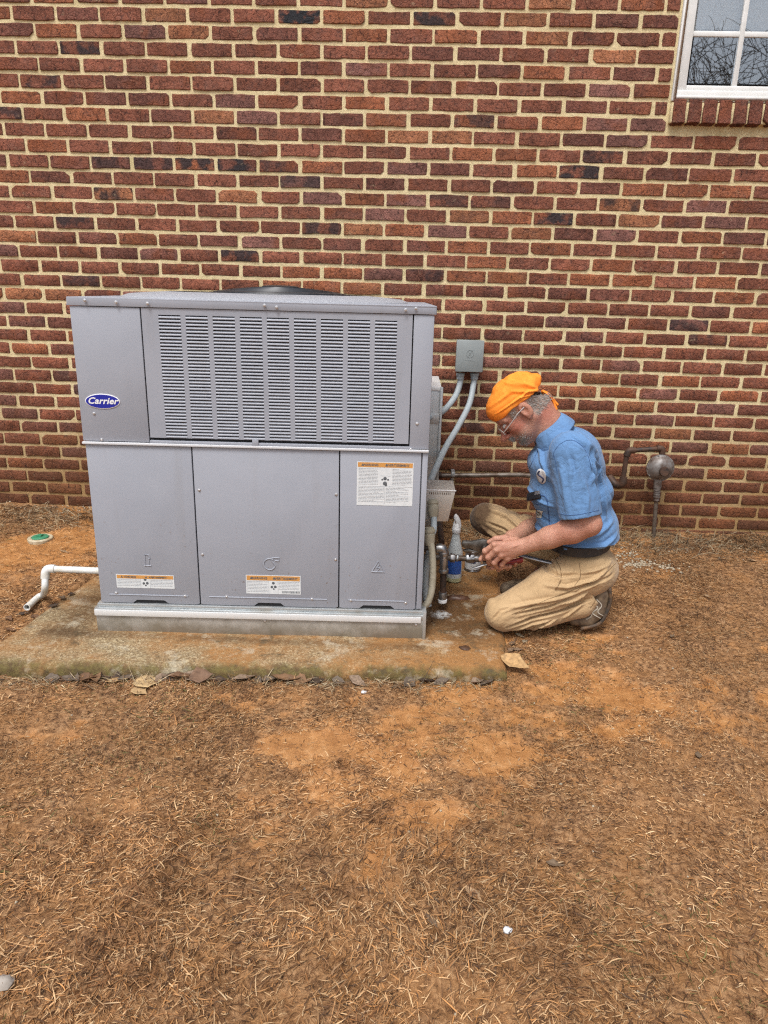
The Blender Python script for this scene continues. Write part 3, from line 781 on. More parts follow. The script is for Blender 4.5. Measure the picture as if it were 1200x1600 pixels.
pL = lower_panel(.006, s1, 'heating_panel', nx_((212, 931), (258, 933)))
pM = lower_panel(s1, s2, 'blower_panel', nx_((402, 940), (440, 941)))
pR = lower_panel(s2, s3, 'electrical_panel', nx_((566, 944), (612, 946)))
m = MB(); m.box(s3+g_, UW-.003, .0, .0135, CB+.02, ZM-.009); m.build('corner_post', M_paint, ac, bevel=.002)
# screws
scr = [(132, 469), (181, 472), (230, 474), (432, 480), (634, 484), (650, 482), (145, 647), (157, 688), (310, 767), (315, 868), (525, 774), (524, 876), (652, 663), (642, 703), (180, 928), (288, 933), (353, 934), (487, 938), (548, 940), (634, 944), (414, 970), (650, 976), (162, 960), (413, 477)]
sm0 = None
for px, py in scr:
    q = U(px, py, -.012); dy = -.0105 if py < 490 else (-.0125 if py > 950 else -.0006)
    if sm0 is None:
        m = MB(); m.lathe([(.0001, -.0038), (.0026, -.0038), (.0034, -.0030), (.0034, -.0012), (.0056, -.0008), (.0056, .0006)], (0, 0, 0), (0, 1, 0), n=12)
        o = m.build('screw', M_screw, ac); sm0 = o.data
    else: o = link(bpy.data.objects.new('screw', sm0), ac)
    o.location = (q[0], dy, q[1])
# badge
RX90 = Matrix.Rotation(math.radians(90), 4, 'X')
q = U(160.5, 627); bd = MB()
def oval(rx, rz, y, n=40): return [(q[0]+rx*math.cos(2*math.pi*k/n), y, q[1]+rz*math.sin(2*math.pi*k/n)) for k in range(n)]
a_ = .0605; b_ = .0262
w = MB().prism(oval(a_, b_, -.0022), (0, .0025, 0)).build('brand_badge', M_white, ac, bevel=.0006)
MB().prism(oval(a_-.0028, b_-.0026, -.0030), (0, .002, 0)).build('badge_face', M_badge, w)
text_part('Carrier', M_white, w, .0305, (q[0], -.0034, q[1]+.001), RX90, 'lettering', shear=.30, offset=.00075, spacing=1.04, sx=1.08)
# printed labels
def label(a, b, name, kind, rot):
    p0, p1 = U(*a), U(*b); x0, x1, z1, z0 = p0[0], p1[0], p0[1], p1[1]; Wd, Hd = x1-x0, z1-z0
    cxl, czl = (x0+x1)/2, (z0+z1)/2
    e = None
    m = MB(); m.box(x0, x1, -.0009, -.0002, z0, z1); L = m.build(name, M_label, ac, sm=False)
    hb = .10*Hd if kind == 'big' else .24*Hd
    m = MB(); m.box(x0+.003, x1-.003, -.0013, -.0008, z1-hb-.003, z1-.002); m.build('header_band', M_orange, L, sm=False)
    RL = random.Random(len(name)+kind.count('i')*7+int(a[0]))
    th = hb*.62
    text_part('WARNING', M_ink, L, th*1.15, (x0+Wd*.24, -.0016, z1-hb/2-.003), RX90, 'heading', offset=.0002)
    text_part('AVERTISSEMENT', M_ink, L, th*1.15, (x0+Wd*.72, -.0016, z1-hb/2-.003), RX90, 'heading', offset=.0002)
    # warning triangles
    tri = MB()
    for f in (.10, .52):
        cx_ = x0+Wd*f; cz_ = z1-hb/2-.003; s = th*.55; tri.prism([(cx_-s, -.0016, cz_-s*.7), (cx_+s, -.0016, cz_-s*.7), (cx_, -.0016, cz_+s)], (0, .0004, 0))
    tri.build('warning_triangle', M_ink, L, sm=False)
    pr = MB(); picto = MB()
    def block(bx0, bx1, bz1, bz0, pitch, hh, p_end=.85):
        z = bz1
        while z > bz0:
            x = bx0; end = bx1 if RL.random() < p_end else bx0+(bx1-bx0)*RL.uniform(.3, .8)
            while x < end-.002:
                l = RL.uniform(.004, .012); pr.box(x, min(x+l, end), -.0013, -.0008, z-hh, z); x += l+.0016
            z -= pitch
    if kind == 'big':
        zz1 = z1-hb-.008; zmid = z0+Hd*.44
        block(x0+.006, cxl-.026, zz1, zmid+.006, .0052, .0017); block(cxl+.026, x1-.006, zz1, zmid+.006, .0052, .0017)
        block(x0+.006, cxl-.003, zmid-.004, z0+.014, .0052, .0017); block(cxl+.004, x1-.014, zmid-.004, z0+.014, .0052, .0017)
        pr.box(x0+.003, x1-.003, -.0013, -.0008, zmid, zmid+.0009); pr.box(cxl-.0004, cxl+.0004, -.0013, -.0008, z0+.006, zmid)
        for (dx, dz, s) in ((0, .030, .007), (-.010, .026, .004), (.011, .026, .004), (0, .012, .008), (.004, .006, .005)):
            picto.ball((cxl+dx, -.0008, zmid+dz), s, 10, 6, (1, .08, 1))
        pr.box(cxl-.018, cxl+.018, -.0013, -.0008, zmid+.040, zmid+.0406)
    else:
        zz1 = z1-hb-.007; cL = x0+Wd*.42; cR = x0+Wd*.58
        block(x0+.004, cL-.003, zz1, z0+.006, .0058, .0017); block(cR+.003, x1-.005, zz1, z0+(.016 if kind == 'bar' else .006), .0058, .0017)
        for (dx, dz, s) in ((0, .012, .006), (-.006, -.004, .0055), (.007, -.003, .006), (.001, -.012, .004)):
            picto.ball(((cL+cR)/2+dx, -.0008, czl-hb*.3+dz), s, 10, 6, (1, .08, 1))
        pr.box(cL-.0012, cL-.0004, -.0013, -.0008, z0, z1-hb-.004); pr.box(cR+.0004, cR+.0012, -.0013, -.0008, z0, z1-hb-.004)
        if kind == 'bar':
            bm_ = MB(); x = x0+Wd*.66
            while x < x1-.006:
                w_ = RL.uniform(.0008, .0026); bm_.box(x, x+w_, -.0013, -.0008, z0+.004, z0+.013); x += w_+RL.uniform(.0008, .002)
            bm_.build('barcode', M_ink, L, sm=False)
    pr.build('fine_print', M_ink2, L, sm=False)['kind'] = 'stuff'; picto.build('pictogram', M_ink, L)
label((558, 721), (644, 791), 'warning_label', 'big', 0)
label((181, 897), (273, 920), 'warning_label', 'small', 0)
label((384, 898), (470, 929), 'warning_label', 'bar', 0)
# embossed symbols
def emb(paths, parent, name):
    m = MB()
    for P in paths: m.tube([(x, -.0008, z) for x, z in P], .0022, 6)
    m.build(name, M_lipw if False else M_paint, parent)
q = U(423, 880); r = .022
emb([[(q[0]+r*math.cos(a)-.004, q[1]+r*math.sin(a)-.004) for a in np.linspace(.9, 2*math.pi-.2, 26)] + [(q[0]+.004, q[1]+.010)], [(q[0]-.012, q[1]+.017), (q[0]+.014, q[1]+.022), (q[0]+.032, q[1]+.022), (q[0]+.032, q[1]+.010), (q[0]+.016, q[1]+.010)]], pM, 'blower_emblem')
q = U(591, 886); s = .024
emb([[(q[0]-s, q[1]-s*.8), (q[0]+s, q[1]-s*.8), (q[0], q[1]+s), (q[0]-s, q[1]-s*.8)], [(q[0]+.003, q[1]+.010), (q[0]-.006, q[1]-.002), (q[0]+.005, q[1]-.003), (q[0]-.002, q[1]-.014)]], pR, 'shock_emblem')
q = U(230, 875)
emb([[(q[0]-.012, q[1]-.022), (q[0]+.014, q[1]-.022)], [(q[0]-.008, q[1]-.022), (q[0]-.008, q[1]+.020), (q[0]+.006, q[1]+.022), (q[0]+.010, q[1]+.014)], [(q[0]+.006, q[1]-.016), (q[0]+.006, q[1]+.006), (q[0]+.013, q[1]+.008)]], pL, 'burner_emblem')

# ------------------------------------------------------------------ duct behind the unit
m = MB(); a = Wy(688, 606, -.40); b = Wy(686, 745, -.40)
m.box(1.05, a[0], -.43, -.012, .10, a[2]-.01); du = m.build('supply_duct', M_galv, bevel=.003)
tag(du, 'galvanised sheet metal duct between the air conditioner and the brick wall', 'duct')
m = MB(); m.box(1.04, a[0]+.004, -.434, -.012, a[2]-.010, a[2]+.010); m.build('top_flange', M_trim, du, bevel=.002)
z_ = Wy(680, 655, -.43)[2]; m = MB(); m.box(1.04, a[0]+.004, -.436, -.012, z_-.02, z_+.025); m.build('drive_cleat', M_galv, du, bevel=.002)
m = MB(); m.box(a[0]-.002, a[0]+.012, -.436, -.43, .12, a[2]+.008); m.build('corner_seam', M_galv, du, bevel=.002)

M_gpipe = simple('grey_painted_pipe', (.20, .175, .15), (.09, .060, .042), 25, rough=.45, metal=.4)
# ------------------------------------------------------------------ flue hood
M_flue = simple('tarnished_flue_steel', (.56, .54, .50), (.44, .41, .37), 22, rough=.42, metal=.6, rough2=.6)
yf, yb = -1.02, -.86
P = [Wy(664, 765, yf), Wy(712, 767, yf), Wy(700, 815, yf), Wy(664, 815, yf)]
m = MB(); m.prism([tuple(p) for p in P], (0, yb-yf, 0)); hood = m.build('flue_hood', M_flue, bevel=.003)
tag(hood, 'tapered metal flue hood on the right side of the air conditioner', 'vent hood')
m = MB(); p0, p1 = P[0], P[1]
for k in range(12):
    x = p0[0]+(p1[0]-p0[0])*(.15+.06*k); m.box(x, x+.003, yf-.0008, yf, p0[2]-.018, p0[2]-.009)
m.build('vent_slots', M_gpipe, hood, sm=False)
m = MB(); m.box(p0[0]-.004, p1[0]+.002, yf-.003, yf-.0002, p1[2]-.002, p1[2]+.003); m.build('rim', M_trim, hood, bevel=.001)

# ------------------------------------------------------------------ electrical disconnect and conduits
M_box = simple('grey_enamel_box', (.27, .30, .30), (.24, .265, .265), 15, rough=.5)
M_cond = simple('grey_pvc_conduit', (.34, .385, .405), (.30, .335, .345), 20, rough=.55)
M_condb = simple('weathered_beige_whip', (.36, .33, .255), (.28, .25, .18), 30, rough=.65)
yF = -.10; a = Wy(714, 531, yF); b = Wy(754, 582, yF)
x0, x1, z1, z0 = a[0], b[0], a[2], b[2]
m = MB(); m.box(x0+.004, x1-.004, yF+.008, -.004, z0+.004, z1-.004); dbx = m.build('disconnect_box', M_box, bevel=.003)
tag(dbx, 'small grey electrical disconnect box mounted on the brick wall', 'electrical box')
m = MB(); m.box(x0, x1, yF, yF+.010, z0, z1); cv = m.build('cover', M_box, dbx, bevel=.004)
m = MB(); cx = (x0+x1)/2; cz = (z0+z1)/2
m.tube([(cx+.018*math.cos(t_), yF-.0003, cz+.012+.018*math.sin(t_)) for t_ in np.linspace(0, 6.28, 20)], .0014, 5, cap=False)
m.tube([(cx-.012, yF-.0003, cz+.03), (cx+.010, yF-.0003, cz-.005)], .0014, 5); m.tube([(cx+.012, yF-.0003, cz+.03), (cx-.010, yF-.0003, cz-.005)], .0014, 5); m.tube([(cx-.022, yF-.0003, cz-.02), (cx+.022, yF-.0003, cz-.02)], .0012, 5)
m.build('embossed_mark', M_box, cv)
m = MB(); m.tube([(cx, -.05, z0-.004), (cx, -.05, z0+.003)], .004, 8); m.build('lid_screw', M_screw, dbx)
def pth(L): return [tuple(Wy(*q)) for q in L]
def conduit(L, r, label_, ribbed=False, mat=None):
    P = bez(pth(L), 14); m = MB()
    if ribbed:
        # corrugated sleeve
        pts = [Vector(p) for p in P]; acc = [0]
        for i in range(1, len(pts)): acc.append(acc[-1]+(pts[i]-pts[i-1]).length)
        n = int(acc[-1]/.0032); out = []; rr = []
        for k in range(n+1):
            s = acc[-1]*k/n; i = min(np.searchsorted(acc, s, 'right')-1, len(pts)-2); f = (s-acc[i])/max(1e-6, acc[i+1]-acc[i])
            out.append(tuple(pts[i].lerp(pts[i+1], f))); rr.append(r*(1.03 if k % 2 else .95))
        m.tube(out, rr, 14)
    else: m.tube(P, r, 16)
    o = m.build('conduit', mat or M_cond, ang=80); return tag(o, label_, 'conduit', None)
c1 = conduit([(719.5, 584, -.055), (719, 597, -.057), (712, 618, -.09), (697, 638, -.19), (682, 648, -.33), (664, 655, -.50)], .0148, 'upper grey conduit curving left from the disconnect box to the unit')
c2 = conduit([(741.5, 584, -.055), (740, 600, -.06), (733, 632, -.12), (716, 666, -.24), (697, 698, -.40), (681, 732, -.58), (670, 762, -.74), (666, 790, -.86)], .0148, 'lower grey conduit sweeping down from the disconnect box')
for c_, L in ((c1, (719.5, 586, -.055)), (c2, (741.5, 586, -.055))):
    p = Wy(*L); m = MB(); m.lathe([(.017, -.022), (.019, -.020), (.019, -.004), (.022, -.002), (.022, .010)], tuple(p), n=16); m.build('fitting', M_cond, c_)
w1 = conduit([(672, 842, -1.13), (675, 862, -1.14), (676.5, 890, -1.15), (675, 918, -1.16), (670, 938, -1.17), (662, 949, -1.17)], .0135, 'beige corrugated flexible conduit looping down beside the unit corner', True, M_condb)
w2 = conduit([(671, 862, -1.08), (666, 888, -1.08), (664.5, 912, -1.08), (666, 935, -1.09), (670, 948, -1.10)], .0135, 'grey flexible conduit tucked behind the beige one at the unit corner', False)
def connector(parent, top, bot, r):
    a = Vector(Wy(*top)); b = Vector(Wy(*bot)); d = (b-a); L = d.length
    m = MB(); m.lathe([(r*.9, 0), (r*.9, L*.10), (r*1.15, L*.12), (r*1.15, L*.24), (r*1.0, L*.26), (r*1.0, L*.34), (r*1.12, L*.36), (r*1.02, L*.8), (r*.8, L)], tuple(a), tuple(d), n=14); m.build('connector', M_condb, parent)
connector(w1, (671, 824, -1.12), (671.5, 852, -1.13), .020)
w3 = conduit([(670, 790, -.99), (677, 800, -1.02), (678, 818, -1.05), (677, 830, -1.07), (672, 840, -1.09)], .0125, 'short grey conduit joining two beige connectors under the flue hood', False)
connector(w3, (676, 780, -1.01), (677, 808, -1.03), .021)

# ------------------------------------------------------------------ gas piping
M_iron = simple('dark_rusty_iron', (.040, .030, .026), (.105, .055, .034), 30, rough=.55, metal=.35, rough2=.75, bump=.3)
M_steel = simple('chromed_steel', (.46, .46, .47), (.30, .29, .28), 30, rough=.26, metal=.9, rough2=.42)
M_cast = simple('cast_grey_regulator', (.25, .235, .225), (.12, .085, .068), 35, rough=.55, metal=.45, rough2=.7, bump=.3)
gp = empty('gas_pipe', tuple(Wy(815, 742, -.055))); tag(gp, 'horizontal gas pipe clipped along the foot of the brick wall', 'pipe')
m = MB(); m.tube(pth([(683, 743, -.06), (815, 742, -.06), (960, 755, -.06)]), .0125, 14); m.build('pipe_run', M_gpipe, gp)
m = MB(); m.tube(bez(pth([(690, 742.5, -.06), (682, 743, -.06), (678.5, 749, -.065), (678.5, 760, -.07)]), 6), .017, 12); m.build('elbow', M_iron, gp)
m = MB(); m.tube(pth([(679, 755, -.07), (686, 800, -.45), (690, 848, -.80)]), .0125, 12); m.build('drop_pipe', M_iron, gp)
q = Wy(708, 744, -.078); m = MB(); m.box(q[0]-.010, q[0]+.010, -.080, -.004, q[2]-.004, q[2]+.022); m.box(q[0]-.008, q[0]+.008, -.020, -.004, q[2]-.055, q[2]-.004); m.build('clip', M_galv, gp, bevel=.003)
dl = empty('drip_leg', tuple(Wz(692, 945, SLAB_Z))); tag(dl, 'chromed gas pipe tee with vertical drip leg beside the spray bottle', 'pipe')
yq = -.98
m = MB(); m.tube(pth([(655, 857, yq), (684, 857, yq)]), .013, 12); m.build('nipple', M_iron, dl)
m = MB(); m.tube(bez(pth([(682, 857, yq), (691, 857, yq), (694, 863, yq)]), 6), .019, 14); m.build('elbow', M_steel, dl)
m = MB(); m.tube(pth([(693.5, 862, yq), (693.5, 868, yq)]), .021, 14); m.tube(pth([(693.5, 868, yq), (693, 889, yq)]), .0165, 14); m.tube(pth([(693, 889, yq), (693, 894, yq)]), .020, 14); m.build('tee', M_steel, dl, bevel=.001)
m = MB(); m.tube(pth([(693, 893, yq), (692, 928, yq)]), .013, 14); m.build('leg', M_iron, dl)
m = MB(); m.tube(pth([(692, 925, yq), (691.5, 936, yq)]), .017, 14); m.build('cap', M_steel, dl, bevel=.002)
m = MB(); m.tube(pth([(691.5, 936, yq), (691.5, 941, yq)]), .019, 14); m.build('foot', M_white, dl, bevel=.002)
m = MB(); m.tube(pth([(660, 870, yq+.12), (715, 872, yq+.12), (752, 874, yq+.12)]), .0125, 12); m.build('side_pipe', M_gpipe, dl)
for (a_, b_, r_, nm, mt) in ((703, 711, .020, 'union_nut', M_steel), (713, 716, .017, 'union_nut', M_galv), (728, 741, .021, 'shutoff_valve', M_steel)):
    m = MB(); m.tube(pth([(a_, 871.5, yq+.12), (b_, 872, yq+.12)]), r_, 6); m.build(nm, mt, dl, bevel=.002)
m = MB(); q_ = Wy(734, 868, yq+.10); m.tube([tuple(q_), (q_[0], q_[1], q_[2]+.022)], .006, 8); m.box(q_[0]-.030, q_[0]+.006, q_[1]-.006, q_[1]+.006, q_[2]+.020, q_[2]+.026); m.build('valve_lever', M_iron, dl, bevel=.001)
# regulator
rg = empty('gas_regulator', tuple(Wy(1021, 848, -.10))); tag(rg, 'round grey gas regulator on a riser pipe against the brick wall', 'gas regulator')
q = Wy(1031.5, 731, -.12)
m = MB(); m.lathe([(.001, .045), (.036, .045), (.052, .036), (.064, .014), (.066, .005), (.0695, .004), (.0695, -.006), (.066, -.007), (.060, -.016), (.044, -.030), (.030, -.038), (.001, -.038)], tuple(q), (0, 1, 0), n=36); bd = m.build('diaphragm_housing', M_cast, rg, ang=40)
m = MB(); m.lathe([(.024, .0), (.024, -.034), (.021, -.040), (.001, -.040)], (q[0]+.010, q[1]-.03, q[2]-.008), (.25, 1, -.1), n=20); m.build('spring_cap', M_iron, rg)
m = MB()
for k in range(10):
    a = 2*math.pi*k/10; m.tube([(q[0]+.0645*math.cos(a), q[1]-.012, q[2]+.0645*math.sin(a)), (q[0]+.0645*math.cos(a), q[1]+.008, q[2]+.0645*math.sin(a))], .0046, 6)
m.build('flange_bolts', M_cast, rg)
m = MB(); m.tube(pth([(1028, 748, -.12), (1027, 762, -.12)]), .020, 12); m.build('body_outlet', M_cast, rg)
m = MB(); m.tube(pth([(1027, 760, -.12), (1026, 766, -.12)]), .017, 12)
for k in range(4): m.tube(pth([(1027-.3*k, 763+4*k, -.12), (1026.8-.3*k, 765+4*k, -.12)]), .0175, 12)
m.tube(pth([(1026.5, 762, -.12), (1025.5, 782, -.12)]), .0145, 12); m.build('threaded_nipple', M_cast, rg)
m = MB(); m.tube(pth([(1025.5, 780, -.12), (1022, 825, -.115), (1020, 852, -.11)]), .0105, 12); m.build('riser', M_gpipe, rg)
m = MB(); m.tube(pth([(1034.5, 716, -.11), (1034.5, 706, -.11)]), .0125, 12); m.tube(bez(pth([(1034.5, 709, -.11), (1034, 701.5, -.11), (1026, 700.5, -.11)]), 6), .0165, 12); m.build('elbow', M_iron, rg)
m = MB(); m.tube(pth([(1030, 701, -.11), (985, 704, -.11)]), .0125, 12); m.build('outlet_pipe', M_iron, rg)
m = MB(); m.tube(bez(pth([(992, 703.5, -.11), (983, 704.5, -.11), (979, 712, -.11)]), 6), .0175, 12); m.build('elbow', M_iron, rg)
m = MB(); m.tube(pth([(979.5, 708, -.11), (973, 752, -.11)]), .0125, 12); m.build('down_pipe', M_iron, rg)
m = MB(); m.tube(bez(pth([(974.5, 745, -.11), (972, 756, -.11), (962, 757, -.085), (952, 745, -.05)]), 6), .0195, 12); m.build('union', M_iron, rg)

# ------------------------------------------------------------------ white drain pipe and cleanout cap
t = NT('white_pvc'); n_ = t.noise(30, 5); X, Y, Z = t.xyz()
M_pvc = t.set(t.mix(t.mr(n_, .35, .7), (.70, .71, .70), (.60, .57, .48)), .4)
dp = empty('drain_pipe', tuple(Wz(45, 950, -.10))); tag(dp, 'white plastic condensate drain pipe bent down onto the clay', 'pipe')
yd = -1.08
A_ = Wy(160, 892, yd); B_ = Wy(84, 889, yd)
m = MB(); m.tube([tuple(A_+np.array([.1, 0, 0])), tuple(A_), tuple(B_)], .0135, 16); m.build('straight_pipe', M_pvc, dp)
m = MB(); m.tube(bez(pth([(86, 889, yd), (76, 889, yd), (71.5, 894, yd-.005), (70.5, 904, yd-.01)]), 6), .0175, 16); m.build('elbow', M_pvc, dp)
E1 = Wz(68, 936, -.088); E2 = Wz(42, 948, -.090)
pth_ = bez([tuple(Wy(70.5, 900, yd-.01)), tuple(Wy(70, 920, -1.10)), (E1[0], E1[1], E1[2]+.02), tuple(Wz(60, 933, -.078)), tuple(Wz(42, 949, -.076))], 8)
outer = MB(); outer.tube(pth_, .0135, 16, cap=False)
inner = [Vector(p) for p in pth_[-5:]]; outer.tube([tuple(p) for p in inner], .0108, 16, cap=False)
# rim between outer and inner wall at the mouth
o_ = len(outer.v); outer.build('bent_tail', M_pvc, dp)
dirv = (inner[-1]-inner[-2]).normalized(); m = MB(); m.lathe([(.0106, -.001), (.0137, -.001), (.0137, .0008), (.0106, .0008)], tuple(inner[-1]), tuple(dirv), n=18, cap=False); m.build('mouth', M_pvc, dp)
m = MB(); m.lathe([(.0001, 0), (.0108, 0)], tuple(inner[-1]-dirv*.05), tuple(dirv), n=14, cap=False); m.build('dark_bore', M_dark, dp)
M_green = simple('green_plastic', (.035, .21, .105), (.06, .24, .13), 30, rough=.5)
M_bone = simple('muddy_white_plastic', (.52, .46, .33), (.40, .30, .17), 40, rough=.6)
q = Wz(64, 848, -.055); gq = float(ground_h(np.array([q[0]]), np.array([q[1]]))[0])
m = MB(); m.lathe([(.058, -.05), (.060, .008), (.056, .012), (.044, .012), (.042, .008), (.001, .008)], (q[0], q[1], gq), n=32); co = m.build('cleanout_cap', M_bone)
tag(co, 'round white drain cleanout with green plug set in the soil', 'drain cap')
m = MB(); m.lathe([(.040, .006), (.040, .014), (.036, .017), (.001, .018)], (q[0], q[1], gq), n=28); m.box(q[0]-.012, q[0]+.012, q[1]-.012, q[1]+.012, gq+.016, gq+.026); m.build('plug', M_green, co, bevel=.001)

# ------------------------------------------------------------------ spray bottle and pipe dope can
t = NT('cloudy_plastic'); M_cloud = t.set((.60, .645, .65), .35)
M_blue = simple('blue_label', (.030, .10, .42), (.05, .14, .46), 60, rough=.4)
M_yel = simple('pale_green_liquid', (.50, .50, .26), (.60, .58, .40), 40, rough=.35)
yb_ = -.90; s_ = Wz(709, 907, SLAB_Z); bx, by = Wy(710, 880, s_[1])[0], s_[1]
sb = empty('spray_bottle', (bx, by, SLAB_Z)); tag(sb, 'cloudy white spray bottle with blue label standing beside the pipes', 'spray bottle')
hz = lambda py: Wy(709, py, by)[2]
zb0 = SLAB_Z+.002
m = MB(); m.lathe([(.001, zb0), (.031, zb0), (.036, zb0+.006), (.036, hz(893)), (.036, hz(866)), (.034, hz(860)), (.024, hz(848)), (.018, hz(838)), (.0155, hz(830)), (.0155, hz(826)), (.001, hz(826))], (bx, by, 0), n=28); m.build('body', M_cloud, sb)
m = MB(); m.lathe([(.0367, zb0+.003), (.0367, zb0+.022)], (bx, by, 0), n=28, cap=False); m.build('liquid_band', M_yel, sb)
vs = []; fs = []; zt_, zl_ = hz(868), hz(893)
for i in range(17):
    a = math.radians(-152+7.2*i); vs += [(bx+.0372*math.cos(a), by+.0372*math.sin(a), zl_), (bx+.0372*math.cos(a), by+.0372*math.sin(a), zt_)]
for i in range(16): fs.append((2*i, 2*i+2, 2*i+3, 2*i+1))
MB().add(vs, fs).build('label', M_blue, sb)
m = MB(); m.lathe([(.019, hz(832)), (.020, hz(831)), (.020, hz(826)), (.014, hz(823)), (.012, hz(818))], (bx, by, 0), n=20); m.build('collar', M_white, sb, bevel=.0008)
p = lambda x, z, y=0: (bx+(x-709)*.0026, by+y, hz(z))
m = MB()
hd = [p(704, 805), p(707, 803), p(711, 806), p(715, 812), p(717, 820), p(716, 826), p(711, 827), p(709, 820), p(707, 814), p(703, 809)]
m.prism([(a, b-.009, c) for a, b, c in hd], (0, .018, 0)); m.build('spray_head', M_white, sb, bevel=.003)
m = MB(); m.tube([p(706, 812), p(704, 820), p(703, 826)], [.004, .0035, .003], 8); m.build('trigger', M_white, sb)
qc = Wz(738, 890, SLAB_Z)
can = empty('thread_sealant_can', (qc[0], qc[1], SLAB_Z)); tag(can, 'small silver can of pipe sealant with printed label behind the pliers', 'can')
zc_ = lambda py: Wy(738, py, qc[1])[2]
m = MB(); m.lathe([(.001, SLAB_Z+.001), (.038, SLAB_Z+.001), (.040, SLAB_Z+.004), (.038, SLAB_Z+.008), (.038, zc_(862)), (.040, zc_(859)), (.036, zc_(858)), (.001, zc_(858))], (qc[0], qc[1], 0), n=28); m.build('body', M_steel, can)
m = MB(); m.lathe([(.0385, zc_(886)), (.0385, zc_(865))], (qc[0], qc[1], 0), n=28, cap=False); lb = m.build('label', M_label, can)
M_navy = simple('navy_print', (.05, .055, .11), rough=.5)
vs = []; fs = []
for i in range(9):
    a = math.radians(-140+8*i); vs += [(qc[0]+.0391*math.cos(a), qc[1]+.0391*math.sin(a), zc_(876)), (qc[0]+.0391*math.cos(a), qc[1]+.0391*math.sin(a), zc_(868))]
for i in range(8): fs.append((2*i, 2*i+2, 2*i+3, 2*i+1))
MB().add(vs, fs).build('printed_block', M_navy, lb)
m = MB(); m.lathe([(.024, 0), (.025, .004), (.023, .012), (.001, .013)], (qc[0], qc[1], zc_(858)), n=24); m.build('lid', M_steel, can, bevel=.001)
